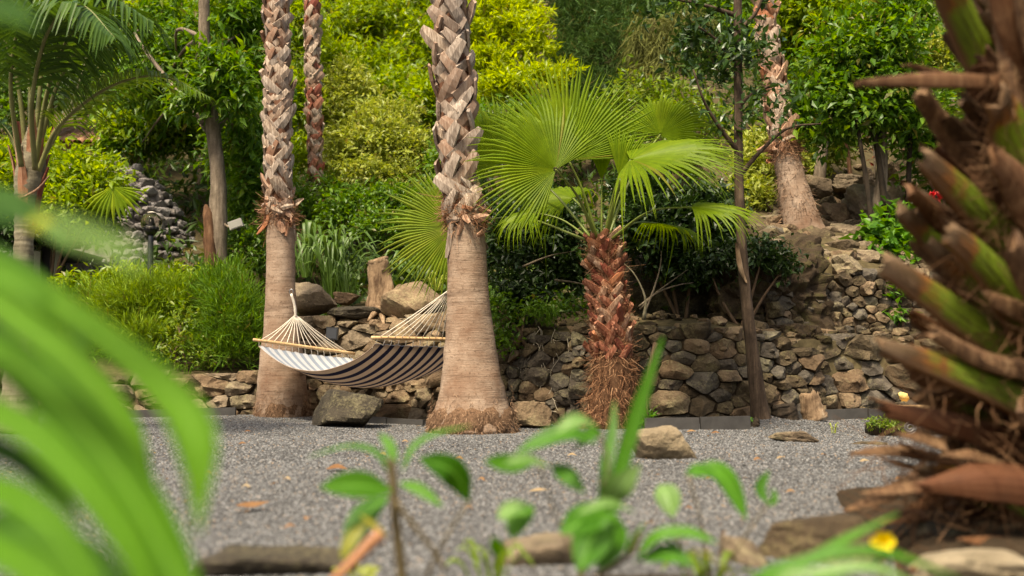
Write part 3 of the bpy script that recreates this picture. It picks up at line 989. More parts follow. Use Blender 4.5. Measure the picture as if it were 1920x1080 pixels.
stone_wall('stone_wall', 'upper retaining wall of small rubble below the leaning palm',
           [(2.45, 9.45), (3.2, 9.72), (4.3, 9.98), (5.8, 10.3)], lerp_top([(0, .70), (.8, .86), (4, .90)]), .62, .035, .095, 16, WS, aspect=1.4, batter=.12, tries=4500, gap=.006)

# ------------------------------------------------------------------ earth bank / outcrop behind the mossy wall
def bank(name, label, cat, px, Y, size, seed, mat, sub=5, **kw):
    c = W(*px, Y)
    v, f = rock(size, seed, sub, **kw)
    root = thing(name, label, cat, (c.x, c.y, c.z - size[2]))
    mesh('rock_face', v + np.array(c), f, mat, root, c)
    return root
bank('rock_outcrop', 'brown overhanging earth and rock outcrop above the mossy wall', 'rock outcrop', (1420, 565), 9.95, (.84, .66, .84), 41, M['earthbank'], sub=6, rough=.16, planes=6)
bank('rock_outcrop', 'low lobe of brown rock at the foot of the rubble retaining wall', 'rock outcrop', (1500, 640), 9.35, (.28, .34, .24), 42, M['earthbank'], rough=.10, planes=8)
bank('rock_outcrop', 'bank coloured dark for the cave shadow behind the shaggy fan palm', 'rock outcrop', (1240, 555), 10.25, (.80, .55, .72), 43, M['darkrock'], rough=.10, planes=8)  # dark rock colour stands in for the shadow of the cavity

# ------------------------------------------------------------------ boulders and single rocks
def boulder(label, px, Y, half, seed, mat, turn=0.0, tilt=0.0, depth=None, name='boulder', cat='boulder', sub=4, **kw):
    """half: half width and half height in pixels; px: its centre."""
    c = W(*px, Y)
    a, b = PX(half[0], Y), PX(half[1], Y)
    v, f = rock((1, 1, 1), seed, sub, **kw)
    v = roty(v, tilt)
    lo, hi = v.min(0), v.max(0)
    v = (v - (lo + hi) / 2) / ((hi - lo) / 2)
    v = v * np.array((a, depth or (a + b) * .5, b))
    o = mesh(name, v + np.array(c), f, mat, None, c)
    return tag(o, label, cat)
boulder('dark split boulder with a flat pale top lying below the hammock', (650, 770), 8.35, (68, 40), 9, M['darkrock'], planes=2, rough=.045, tilt=.10, soft=60)
boulder('rounded pinkish boulder between the thick hammock palm and the netted wall', (990, 780), 8.5, (44, 28), 52, M['lightstone'], rough=.06)
boulder('pale smooth boulder standing alone on the gravel', (1240, 834), 5.55, (62, 36), 57, M['pale'], planes=9, lo=.62, soft=12, rough=.05)
boulder('flat brown stone sunk in the gravel near the slim bare tree', (1483, 822), 6.85, (46, 14), 54, M['boulder'], planes=7)
boulder('thin dark stone lying flat in the gravel', (1625, 835), 6.5, (42, 7), 55, M['wallstone'], planes=7)
boulder('big ochre stained boulder beside the thinner hammock palm trunk, under the strap leaf clump', (590, 563), 10.9, (46, 34), 56, M['boulder'], planes=7, lo=.55, rough=.05)
boulder('large tapering tan slab leaning up behind the hammock ropes', (772, 570), 10.7, (58, 46), 61, M['lightstone'], tilt=-.5, planes=6, lo=.45, soft=24, rough=.03)
boulder('small tan stone beside the weathered tree stump', (650, 560), 11.2, (24, 13), 58, M['lightstone'])
boulder('dark ridge of rock in front of the weathered tree stump', (668, 588), 10.75, (52, 14), 59, M['darkrock'])
boulder('brown stone lodged behind the weathered tree stump', (760, 555), 11.6, (22, 22), 60, M['lightstone'])
# the boulder bank up the slope
for lab, px, Y, hf, sd, m in [
    ('round boulder at the foot of the leaning palm', (1585, 442), 11.3, (30, 27), 71, 'boulder'),
    ('big angular boulder in the middle of the boulder bank', (1625, 390), 11.9, (46, 42), 72, 'boulder'),
    ('flat topped boulder leaning on the upper side of the leaning palm', (1532, 350), 12.5, (26, 24), 73, 'boulder'),
    ('long boulder lying across the top of the boulder bank', (1585, 345), 12.6, (34, 17), 74, 'boulder'),
    ('cracked brown boulder between the leaning palm and the round boulder', (1562, 405), 11.9, (26, 24), 75, 'lightstone'),
    ('wedge shaped grey boulder behind the thin sapling stem', (1672, 375), 12.4, (30, 34), 76, 'boulder'),
    ('grey boulder tucked behind the foot of the leaning palm trunk', (1462, 420), 11.9, (22, 30), 77, 'boulder'),
    ('dark boulder beside the base of the leaning palm', (1470, 455), 11.4, (24, 20), 78, 'wallstone'),
    ('mossy boulder beside the red flowered shrub', (1655, 440), 11.7, (28, 28), 79, 'wallstone'),
    ('tan boulder higher up the bank near the saplings', (1690, 330), 13.2, (32, 26), 80, 'lightstone'),
    ('small wedge between two boulders on the bank', (1600, 372), 12.2, (16, 14), 81, 'wallstone'),
]:
    boulder(lab, px, Y, hf, sd, M[m], rough=.07, planes=9)
root = thing('rubble_bank', 'bank of small loose rubble between the boulders on the slope', 'rubble bank', (4.2, 11.5, 2.0))
rng = random.Random(5)
for i in range(290):
    px, py = rng.uniform(1440, 1790), rng.uniform(290, 512)
    Y = 10.3 + (500 - py) / 200 * 3.4 + rng.uniform(-.2, .2)
    c = W(px, py, Y); c.z = max(min(c.z, tz(c.x, c.y) + .04), tz(c.x, c.y) - .02)
    s = .05 + .16 * rng.random() ** 1.8
    v, f = rock((s * 1.3, s, s * .75), i + 200, 2 if s < .09 else 3, rough=.08)
    mesh('stone', rotz(v, rng.uniform(0, 6)) + np.array(c), f, M[rng.choice(['boulder', 'wallstone', 'lightstone'])], root)

# rubble lying on the terrace round the stump
root = thing('rubble_bank', 'flat terrace of loose stones around the weathered tree stump', 'rubble bank', (-1.6, 10.6, 1.0))
for i in range(60):
    px, py = rng.uniform(545, 860), rng.uniform(575, 640)
    Y = 10.25 + (640 - py) / 65 * .8
    c = W(px, py, Y); c.y = max(c.y, float(yw(c.x)) + .08 + .5 * rng.random()); c.z = tz(c.x, c.y) + .02
    s = rng.uniform(.04, .11)
    v, f = rock((s * 1.5, s, s * .6), i + 400, 3, rough=.08)
    mesh('stone', rotz(v, rng.uniform(0, 6)) + np.array(c), f, M[rng.choice(['boulder', 'lightstone', 'lightstone'])], root)

# loose stones and litter on the terrace edges above the mossy walls
root = thing('rubble_bank', 'loose stones and crumbs of earth on the ledge above the mossy dark wall', 'rubble bank', (1.2, 9.0, .8))
for i in range(110):
    x = rng.uniform(-.4, 4.6); s = rng.uniform(.14, 1.0) if x < 2.3 else rng.uniform(.12, .7)
    y = float(yw(x)) + s
    r_ = rng.uniform(.025, .085)
    v, f = rock((r_ * 1.4, r_, r_ * .7), i + 900, 3, rough=.08)
    mesh('stone', rotz(v, rng.uniform(0, 6)) + np.array((x, y, tz(x, y) + .01)), f, M[rng.choice(['wallstone', 'lightstone', 'earthbank'])], root)
for i in range(70):
    x = rng.uniform(2.2, 3.0); y = float(yw(x)) + rng.uniform(.6, 2.2); r_ = rng.uniform(.05, .16)
    v, f = rock((r_ * 1.3, r_, r_ * .8), i + 1300, 3, rough=.08)
    mesh('stone', rotz(v, rng.uniform(0, 6)) + np.array((x, y, tz(x, y) + .01)), f, M[rng.choice(['wallstone', 'greystone', 'earthbank'])], root)

# planting soil this side of the kerb stones, heaped round the cut palm
xs = np.linspace(-5, 5, 101); s_ = np.linspace(0, 1, 61)
S_, X = np.meshgrid(s_, xs, indexing='ij')
far = 2.40 + 1.75 * sstep(.85, 1.35, X) + .06 * np.sin(X * 5)
Yb = -3 + S_ * (far + 3)
mound = .04 * np.exp(-(((X - 1.75) / .75) ** 2 + ((Yb - 3.15) / .75) ** 2))
Zb = .014 + .035 * (1 - sstep(.93, 1.0, S_)) + mound * (1 - sstep(.9, 1.0, S_)) + .014 * np.sin(X * 17 + Yb * 5) * np.sin(Yb * 13) * (1 - S_ ** 8)
Zb = np.where(S_ > .999, -.03, Zb)
bed = grid_mesh('planting_soil', X, Yb, Zb, M['bedsoil']); tag(bed, kind='structure')

# kerb stones at the near end of the yard
def kerb_rock(label, px, Y, half, seed, mat, depth):
    boulder(label, px, Y, half, seed, M[mat], depth=depth, planes=8, lo=.6, soft=20, rough=.05)
kerb_rock('long dark edging rock at the near rim of the gravel', (520, 1075), 2.45, (150, 52), 91, 'darkrock', .12)
kerb_rock('brown edging rock in front of the bushy leaf sprout', (1010, 1050), 2.55, (95, 50), 92, 'boulder', .12)
kerb_rock('flat topped brown edging rock near the yellow flower', (1545, 1012), 2.7, (130, 50), 93, 'wallstone', .12)
kerb_rock('dark edging rock between the flat topped rock and the big cut palm', (1745, 1020), 2.75, (75, 46), 94, 'darkrock', .12)
kerb_rock('pale flat stone at the near rim below the big cut palm', (1825, 1058), 2.3, (125, 30), 96, 'pale', .12)
kerb_rock('brown edging rock beside the flat topped rock', (1400, 1042), 2.62, (45, 36), 95, 'boulder', .10)
# ------------------------------------------------------------------ the palms
def spine_px(rows, Y):
    """rows: (px, py, half width px[, Y])"""
    out = []
    for r in rows:
        y = r[3] if len(r) > 3 else Y
        out.append((W(r[0], r[1], y), PX(r[2], y)))
    return out

YL, YR = 10.1, 8.1
boot_palm('tall_palm', 'thinner tall palm holding the bare end of the hammock, rust coloured collar', 
          spine_px([(530, 786, 50), (529, 735, 46), (528, 680, 41), (527, 600, 31), (526, 520, 27), (526, 430, 26), (523, 370, 22), (522, 250, 21), (521, 120, 20), (519, -60, 19)], YL),
          (.43, 1.0), M['palmbark'], [M['boot'], M['boot_grey'], M['boot']], 3, per_row=5, row=.098, bw=.098, bh=.19, out=.038, collar=34, collar_t=.455)
boot_palm('tall_palm', 'thick palm trunk hiding the near end of the hammock, grey criss-cross leaf bases',
          spine_px([(886, 808, 80), (886, 770, 70), (884, 710, 57), (881, 640, 47), (877, 540, 38), (873, 430, 35), (862, 350, 29), (858, 260, 29), (850, 150, 29), (842, 10, 28), (838, -60, 27)], YR),
          (.445, 1.0), M['palmbark'], [M['boot_grey'], M['boot_grey'], M['boot']], 4, per_row=5, row=.118, bw=.118, bh=.26, out=.06, collar=34, collar_t=.47)
boot_palm('tall_palm', 'leaning palm rising out of the boulder bank on the slope',
          spine_px([(1522, 482, 44), (1515, 455, 41), (1500, 405, 34), (1483, 335, 27), (1470, 270, 22), (1456, 190, 18), (1443, 100, 17), (1425, -40, 16)], 11.3),
          (.42, 1.0), M['palmbark'], [M['boot'], M['boot_dead'], M['boot']], 6, per_row=5, row=.105, bw=.105, bh=.20, out=.045, skirt=False, collar=20, collar_t=.40)
boot_palm('tall_palm', 'slender palm farther up, seen through the gap between the two hammock palms',
          spine_px([(606, 500, 13), (600, 440, 14), (594, 350, 12), (590, 250, 11), (587, 120, 12), (583, -40, 12)], 14.5),
          (.16, 1.0), M['palmbark_red'], [M['boot_red'], M['boot'], M['boot']], 7, per_row=5, row=.11, bw=.10, bh=.19, out=.04, skirt=False, collar=14, collar_t=.19)
boot_palm('tall_palm', 'far palm trunk only just showing between the lime tree and the dark conifer',
          spine_px([(1034, 90, 10), (1029, 20, 9), (1026, -60, 9)], 22),
          (.0, 1.0), M['palmbark_red'], [M['boot_red'], M['boot']], 8, per_row=5, row=.15, bw=.14, bh=.25, out=.05, skirt=False)

lean = bpy.data.objects['tall_palm.002']
r2 = np.random.default_rng(12); m_ = 500
lp_ = spine_px([(1502, 415, 35), (1496, 385, 32), (1483, 335, 27), (1470, 262, 24)], 11.3)
LS = spline([q[0] for q in lp_], 50); LR = np.interp(np.linspace(0, 1, 50), np.linspace(0, 1, 4), [q[1] for q in lp_])
ii = r2.integers(0, 50, m_); an = r2.uniform(0, 2 * math.pi, m_)
dd = np.stack([np.cos(an), np.sin(an), np.zeros(m_)], axis=1)
fibres('trunk_fibres', lean, LS[ii] + dd * LR[ii][:, None] * 1.02 + np.array((0, 0, 1)) * r2.uniform(-.02, .02, m_)[:, None], dd * .8 + np.array((0, 0, -.5)), .055, .0045, M['fibre_tan'], 13, curl=.9)

# shaggy fan palm with its leaves
YC = 8.1
croot, c_at, c_len = boot_palm('fan_palm', 'shaggy red trunked fan palm with a spreading crown of green fans',
          spine_px([(1140, 806, 42), (1150, 740, 41), (1150, 690, 36), (1146, 620, 29), (1140, 540, 25), (1132, 470, 23), (1128, 440, 18)], YC),
          (.36, .97), M['redwood'], [M['boot_red'], M['boot_red'], M['boot_red'], M['boot_dead']], 5, per_row=7, row=.058, bw=.055, bh=.11, out=.05, skirt=False)
r2 = np.random.default_rng(2)
ts = r2.random(5200) ** 1.15 * .97
sp = [c_at(t * c_len) for t in ts]
ang = r2.uniform(0, 2 * math.pi, len(ts))
pts = np.array([p + np.array((math.cos(a), math.sin(a), 0)) * r * r2.uniform(.95, 1.12) for (p, t, r), a in zip(sp, ang)])
low = (ts < .4)[:, None]
dirs = np.stack([np.cos(ang), np.sin(ang), np.zeros(len(ts))], axis=1) * .7 + np.where(low, np.array([[0, 0, -.7]]), np.array([[0, 0, .6]]))
fibres('trunk_fibres', croot, pts, dirs, .065, .0028, M['fibre'], 6, curl=1.0)

CC = W(1128, 446, YC)
def fan_frond(hub, Y, axis, nrm, rpx, spread, segs, seed, mat='fan', pet=True, bend=(0, 0), **kw):
    Hb = W(*hub, Y)
    b = fan_blade(Hb, axis, nrm, PX(rpx, Y), R(spread), segs, seed, **kw)
    o = b.build('frond', M[mat], croot, Hb, smooth=False)
    if pet:
        d = (Hb - CC).normalized()
        a = CC + Vector((d.x * .07, d.y * .07, -.04))
        m = a.lerp(Hb, .5) + Vector((0, 0, .10 * (Hb - a).length)) + Vector((bend[0], 0, bend[1]))
        v, f = tube(spline([a, m, Hb], 12), [.022, .013, .010], 6, flat=.6)
        mesh('petiole', v, f, M['petiole'], o, a)
    return o
c_, s_ = lambda a: math.cos(R(a)), lambda a: math.sin(R(a))
fan_frond((1042, 318), 7.5, (c_(142), -.15, s_(142)), (.1, -1, .35), 188, 222, 56, 1, droop=.12, cup=.10, tip_droop=.30)
fan_frond((1066, 300), 7.95, (c_(76), .1, s_(76)), (.05, -1, .2), 215, 150, 46, 2, droop=.05, cup=.08, tip_droop=.10)
fan_frond((1182, 300), 7.6, (.93, -.25, .14), (-.12, -.42, .9), 222, 200, 54, 3, droop=.14, cup=.14, tip_droop=.38)
fan_frond((1188, 306), 8.0, (.9, .3, .30), (-.3, -.5, .8), 235, 150, 44, 13, droop=.10, cup=.12, tip_droop=.30)
fan_frond((940, 303), 8.75, (c_(108), .05, s_(108)), (.1, -1, .2), 165, 215, 46, 4, droop=.12, cup=.10, tip_droop=.5)
fan_frond((852, 425), 9.0, (c_(184), .05, s_(184)), (.05, -1, .15), 162, 170, 42, 5, mat='fan_yellow', droop=.05, cup=.08, tip_droop=.18)
fan_frond((1296, 388), 7.5, (.92, -.2, -.05), (-.1, -.3, .95), 150, 165, 36, 6, droop=.25, cup=.12, tip_droop=.85, bend=(0, .02))
fan_frond((1238, 252), 8.6, (c_(60), .1, s_(60)), (-.15, -.9, .5), 130, 210, 42, 7, droop=.2, cup=.12, tip_droop=.6)
fan_frond((1000, 398), 8.3, (-.85, -.1, -.25), (-.3, -.35, .85), 105, 170, 34, 8, droop=.35, cup=.12, tip_droop=1.1)
fan_frond((1128, 338), 8.1, (.02, 0, 1), (0, -1, .1), 130, 46, 16, 9, droop=.0, cup=.02, tip_droop=.06)
fan_frond((1160, 330), 7.9, (.25, -.1, 1), (-.1, -1, .3), 110, 60, 16, 10, droop=.05, cup=.04, tip_droop=.4)
fan_frond((1232, 418), 8.7, (.85, .45, -.10), (-.2, -.3, .9), 120, 170, 34, 11, droop=.3, cup=.12, tip_droop=.9)
fan_frond((1075, 372), 8.6, (-.7, .4, .2), (.1, -.6, .75), 125, 190, 40, 12, droop=.25, cup=.12, tip_droop=.8)

# ringed feather palm at the side of the yard
YF = 7.6
M['feather_lit'] = leaf_mat('sunlit_feather_leaf', (.06, .12, .012), (.10, .17, .016), (.16, .23, .03), .35, .42, 1.4, spec=.25)  # lighter copy of the feather leaf; sunlight on one frond put into colour
fr = thing('feather_palm', 'ringed feather palm with long arching dark fronds beside the grey stone hut', 'palm tree', W(34, 806, YF))
sp_ = spine_px([(34, 810, 36), (38, 700, 29), (41, 560, 20), (45, 450, 17), (49, 400, 20), (55, 340, 27), (60, 290, 24), (62, 240, 10)], YF)
S = spline([q[0] for q in sp_], 80); rr = np.interp(np.linspace(0, 1, 80), np.linspace(0, 1, len(sp_)), [q[1] for q in sp_])
rr[:56] *= 1 + .035 * np.sign(np.sin(np.arange(56) * 2.0))
v, f = tube(S, rr, 18, wob=.04, seed=2)
mesh('trunk', v, f, M['ringbark'], fr, sp_[0][0])
rng = random.Random(3)
for i in range(11):          # old leaf sheaths round the crown
    a = i * 2.4
    p = sp_[4][0].lerp(sp_[6][0], i / 11)
    m = frame_on(p, (0, 0, 1), a, .085)
    v, f = strip([m @ Vector((0, 0, -.1)), m @ Vector((0, .03, .16)), m @ Vector((0, .08, .36))], [.07, .075, .02], m.col[1][:3], fold=-.15, n=7, thick=.008)
    mesh('leaf_sheath', v, f, M['boot_dead'] if i % 3 else M['boot_red'], fr, smooth=False)
fronds = [
    ([(72, 320, 7.5), (112, 235, 7.4), (205, 163, 7.3), (300, 143, 7.2), (392, 182, 7.1)], .40, 62, .9),
    ([(66, 310, 7.5), (92, 160, 7.3), (140, 55, 7.1), (215, 10, 6.9), (285, 40, 6.8)], .55, 60, 1.3),
    ([(62, 300, 7.6), (80, 120, 7.6), (98, -10, 7.6), (140, -90, 7.5)], .45, 30, .7),
    ([(50, 300, 7.6), (32, 150, 7.5), (-5, 50, 7.4), (-70, 10, 7.3)], .45, 34, .9),
    ([(46, 316, 7.6), (8, 240, 7.6), (-60, 200, 7.6)], .4, 26, .9),
    ([(64, 310, 7.7), (112, 150, 7.7), (180, 60, 7.6), (262, 80, 7.5)], .48, 54, 1.2),
    ([(58, 300, 7.7), (56, 100, 7.8), (66, -80, 7.9)], .45, 30, .7),
    ([(70, 314, 7.6), (132, 200, 7.7), (168, 90, 7.9), (205, -40, 8.0)], .45, 32, .8),
    ([(66, 318, 7.4), (60, 190, 7.1), (90, 60, 6.8), (150, 10, 6.5), (215, 70, 6.3)], .5, 52, 1.3),
    ([(40, 312, 7.4), (20, 160, 7.1), (40, 40, 6.9), (100, -10, 6.7)], .5, 34, 1.2),
]
for i, (pp, L, n, dr) in enumerate(fronds):
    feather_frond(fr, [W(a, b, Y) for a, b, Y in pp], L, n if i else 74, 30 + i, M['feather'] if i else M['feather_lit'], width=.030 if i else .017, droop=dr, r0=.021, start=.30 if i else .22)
v, f = tube(spline([W(40, 372, 7.45), W(70, 355, 7.4), W(92, 330, 7.35)], 8), [.012, .009, .004], 5)
mesh('dry_stalk', v, f, M['boot_dead'], fr)

# ------------------------------------------------------------------ hammock
M['rope'] = plain_mat('cotton_rope', (.78, .70, .58), .85, .15, 60, .1)
M['barwood'] = bark_mat('spreader_wood', (.42, .25, .12), (.62, .41, .21), (.74, .54, .32), scale=1.2, bstr=.15)
def stripes(name, a, b, n, duty=.5, tra=.2):
    k = N(name); uv = k.n('UVMap'); sx = k.n('SeparateXYZ'); k.l(uv.outputs[0], sx.inputs[0])
    fr_ = k.math('FRACT', k.math('MULTIPLY', sx.outputs[1], n))
    col = k.mix(k.math('GREATER_THAN', fr_, duty), a, b)
    v = k.coord((1, 1, 1)); nz = k.noise(v, 30, 4)
    col = k.mix(.25, col, k.mix(1.0, col, k.ramp(nz, [(.3, (.6, .6, .6)), (.7, (1, 1, 1))]), 'MULTIPLY'))
    k.done(col, .9, k.bump(k.noise(v, 300, 2), .15, .002), .1)
    tr = k.n('BsdfTranslucent'); mx = k.n('MixShader'); mx.inputs[0].default_value = .22
    mx.inputs[0].default_value = tra; k.l(col, tr.inputs[0]); k.l(k.bsdf.outputs[0], mx.inputs[1]); k.l(tr.outputs[0], mx.inputs[2]); k.l(mx.outputs[0], k.out.inputs[0])
    return k.m
M['hem'] = plain_mat('hem_tape', (.30, .22, .16), .9, .1)
M['canvas'] = stripes('striped_canvas', (.60, .43, .30), (.032, .030, .055), 11, .55, .5)
M['sunlit_face'] = stripes('sunlit_canvas_face', (.60, .62, .65), (.33, .38, .46), 11, .55, .42)  # pale upper face; sunlight is put into the faded stripe colours

hm = thing('hammock', 'striped canvas hammock with wooden spreader bars slung between two palms', 'hammock', (-1.4, 9.4, .35))
LN, LF = W(475, 637, 9.50), W(665, 663, 10.25)
RN = W(697, 633, 8.45); RF = RN + Vector((.90, .76, .0))
KL = W(554, 590, 9.86); AL = W(546, 551, 9.80)
KR = W(846, 541, 8.33)
for a, b in ((LN, LF), (RN, RF)):
    v, f = tube(spline([a, a.lerp(b, .5), b], 9), [.015, .0165, .0165, .0165, .015], 10)
    mesh('spreader_bar', v, f, M['barwood'], hm)
NC = 15
def fan_cords(a, b, k, seed):
    rng = random.Random(seed)
    for i in range(NC):
        t = .06 + .88 * i / (NC - 1)
        p = a.lerp(b, t)
        m = k.lerp(p, .5) + Vector((0, 0, -.012 + rng.uniform(-.008, .006)))
        v, f = tube(spline([k, m, p], 7), [.0042] * 7, 5)
        mesh('cord', v, f, M['rope'], hm)
fan_cords(LN, LF, KL, 1); fan_cords(RN, RF, KR, 2)
v, f = tube(spline([KL + Vector((0, 0, -.03)), KL.lerp(AL, .4) + Vector((.01, 0, 0)), AL], 10), [.011, .014, .013, .012], 8, wob=.25, seed=3, freq=6)
mesh('rope_braid', v, f, M['rope'], hm)
th = np.linspace(0, 2 * math.pi, 15)
v, f = tube(np.array([(AL.x + .018 * math.cos(a), AL.y + .006, AL.z + .02 + .026 * math.sin(a)) for a in th]), [.0045] * 15, 6, cap=False, ref=(0, 1, 0))
mesh('ring', v, f, plain_mat('ring_steel', (.35, .35, .36), .3, .1, 20, .5, 1.0), hm)
v, f = tube(spline([KR + Vector((0, 0, -.02)), KR + Vector((.06, .02, .04)), KR + Vector((.16, .02, .09))], 8), [.012, .014, .012], 8)
mesh('rope_braid', v, f, M['rope'], hm)
# the canvas
NU, NV = 40, 30
off = Vector((0, 0, -.055))
u = np.linspace(0, 1, NU); vv = np.linspace(0, 1, NV)
A0, A1, B0, B1 = [np.array(tuple(q)) for q in (LN.lerp(LF, .05) + off, LN.lerp(LF, .97) + off, RN.lerp(RF, .03) + off, RN.lerp(RF, .97) + off)]
inn = (LF - LN).normalized()
def canvas(dz):
    V_, UV = [], []
    for i in range(NU):
        t = u[i]
        sag = .235 * (4 * t * (1 - t)) ** .9
        bel = .125 * min(1, math.sin(math.pi * (t * .96 + .02)) ** .75)
        e0 = A0 * (1 - t) + B0 * t; e1 = A1 * (1 - t) + B1 * t
        for j in range(NV):
            w = vv[j]
            p = e0 * (1 - w) + e1 * w
            x = (2 * w - 1)
            p = p + np.array((0, 0, -sag - bel * (1 - x * x) + dz + .009 * noise.noise(Vector((t * 5, w * 7, 3.0))) + .006 * math.sin(w * 22 * math.pi) * (1 - math.sin(math.pi * t)) ** 2))
            V_.append(p); UV.append((t, w))
    f = [(i * NV + j, i * NV + j + 1, (i + 1) * NV + j + 1, (i + 1) * NV + j) for i in range(NU - 1) for j in range(NV - 1)]
    return np.array(V_), f, UV
v, f, uvs = canvas(0.0)
mesh('canvas', v, f, M['canvas'], hm, uv=uvs)
v2, f, uvs = canvas(.005)
mesh('canvas_sunlit_face', v2, f, M['sunlit_face'], hm, uv=uvs)
for j in (0, NV - 1):
    v_, f_ = tube(v.reshape(NU, NV, 3)[:, j] + np.array((0, 0, .002)), [.0045] * NU, 6)
    mesh('edge_hem', v_, f_, M['hem'], hm)
mb = MB()
for e, a, b in ((0, LN, LF), (NU - 1, RN, RF)):
    row = v.reshape(NU, NV, 3)[e]
    for j in range(0, NV, 2):
        w = vv[j]; q = a.lerp(b, .05 + .9 * w)
        vx, fx = tube(np.array([tuple(q), row[j] * .5 + np.array(tuple(q)) * .5 + np.array((.004, 0, 0)), row[j]]), [.0035] * 3, 4)
        mb.add(vx, fx)
o = mb.build('lacing', M['rope'], hm); o['kind'] = 'stuff'

# ------------------------------------------------------------------ slim bare tree
YT = 8.25
base = W(1428, 786, YT)
tr_ = tree('young_tree', 'slim bare trunked tree with dark glossy leaves rising past the fan palm', 'tree', base,
     [(W(1428, 792, YT), PX(20, YT)), (W(1421, 745, YT), PX(15, YT)), (W(1408, 640, YT), PX(11.5, YT)), (W(1397, 540, YT), PX(10.5, YT)), (W(1389, 430, YT), PX(9.5, YT)), (W(1385, 300, YT), PX(8.5, YT)), (W(1384, 150, YT), PX(8, YT)), (W(1383, -60, YT), PX(8, YT))],
     [blob(1320, 130, 8.2, 70, 55), blob(1350, 60, 8.3, 80, 50), blob(1440, 190, 8.0, 60, 40), blob(1470, 235, 7.9, 45, 25), blob(1300, 90, 8.4, 50, 45), blob(1400, 100, 8.2, 60, 50), blob(1230, 20, 8.1, 110, 28), blob(1360, 230, 8.1, 40, 26)],
     dict(clumps=150, per=9, L=.075, Wd=.034, rc=.06, mat=leaf_mat('dark_glossy_leaf', (.015, .038, .008), (.03, .07, .012), (.075, .14, .02), .25, .35, 1.4), shell=.2, lump=.4),
     M['slimbark'], 21, nlimb=0)
for i, (a, pts_) in enumerate([((1386, 330), [(1430, 280), (1478, 240), (1540, 232)]), ((1390, 292), [(1350, 240), (1320, 190), (1300, 130)]), ((1384, 120), [(1350, 80), (1310, 50)]), ((1384, 60), [(1420, 20), (1440, -40)]), ((1384, 200), [(1420, 170), (1460, 160)]), ((1384, 30), [(1300, 5), (1200, -10)])]):
    P = [W(*a, YT)] + [W(*q, YT - .08 * (k + 1)) for k, q in enumerate(pts_)]
    v, f = tube(spline(P, 12), [.022, .014, .006], 6, wob=.15, seed=i)
    mesh('branch', v, f, M['slimbark'], tr_, P[0])
v, f = strip([W(1382, 455, 8.17), W(1388, 500, 8.16), W(1400, 530, 8.19)], [.03, .045, .01], (0, -1, 0), n=6, thick=.02)
mesh('peeling_bark', v, f, M['stump'], tr_)
# ------------------------------------------------------------------ cut-back palm close to the camera
YP = 2.9
pr = thing('cut_palm', 'big close palm trunk with sawn green leaf stubs and rust brown fibre', 'palm tree', W(2010, 1100, YP + .25))
sp_ = spine_px([(2080, 1180, 290), (2065, 900, 265), (2055, 600, 235), (2050, 300, 225), (2055, -700, 210)], YP + .22)
n = 24
v, f = tube(spline([q[0] for q in sp_], n), np.interp(np.linspace(0, 1, n), np.linspace(0, 1, 5), [q[1] for q in sp_]), 26, wob=.18, seed=5, freq=4)
mesh('trunk', v, f, bark_mat('fibrous_dark_bark', (.012, .006, .003), (.045, .02, .009), (.13, .06, .026), scale=.5, bstr=1.0), pr)

def stub(pts, w, mat, Y0, Y1, fold=.24, thick=.022, n=16, tipcut=True, up=(-.25, -.85, .5)):
    """A sawn leaf stalk: a channelled, thick strap from the trunk to its cut tip."""
    Y0 += .35; Y1 += .35
    P = [W(a, b, Y0 + (Y1 - Y0) * i / (len(pts) - 1)) for i, (a, b) in enumerate(pts)]
    Q = spline(P, n); T = unit(np.gradient(Q, axis=0)); upv = np.array(up)
    ww = np.interp(np.linspace(0, 1, n), np.linspace(0, 1, len(w)), [PX(x, (Y0 + Y1) / 2) for x in w])
    V_, UV, F_ = [], [], []
    m = 7
    rng = random.Random(int(pts[0][0] * 7 + pts[0][1]))
    for i in range(n):
        s = unit(np.cross(T[i], upv)); nn = np.cross(s, T[i])
        for side in (1, -1):
            for k in range(m):
                a = (k / (m - 1) - .5) * side
                arch = -fold * (1 - (2 * a) ** 2)
                th_ = thick * (1 - .55 * abs(2 * a))
                j = rng.uniform(-.03, .018) * (i == n - 1)
                V_.append(Q[i] + s * ww[i] * a - nn * ww[i] * arch + nn * (th_ * .5 * side) + T[i] * j)
                UV.append((.5 + a, i / (n - 1)))
    for i in range(n - 1):
        for k in range(2 * m):
            k2 = (k + 1) % (2 * m)
            F_.append((i * 2 * m + k, i * 2 * m + k2, (i + 1) * 2 * m + k2, (i + 1) * 2 * m + k))
    F_.append(tuple((n - 1) * 2 * m + k for k in range(2 * m)))
    o = mesh('cut_leaf_stalk', V_, F_, M[mat], pr, uv=UV, smooth=False)
    return o
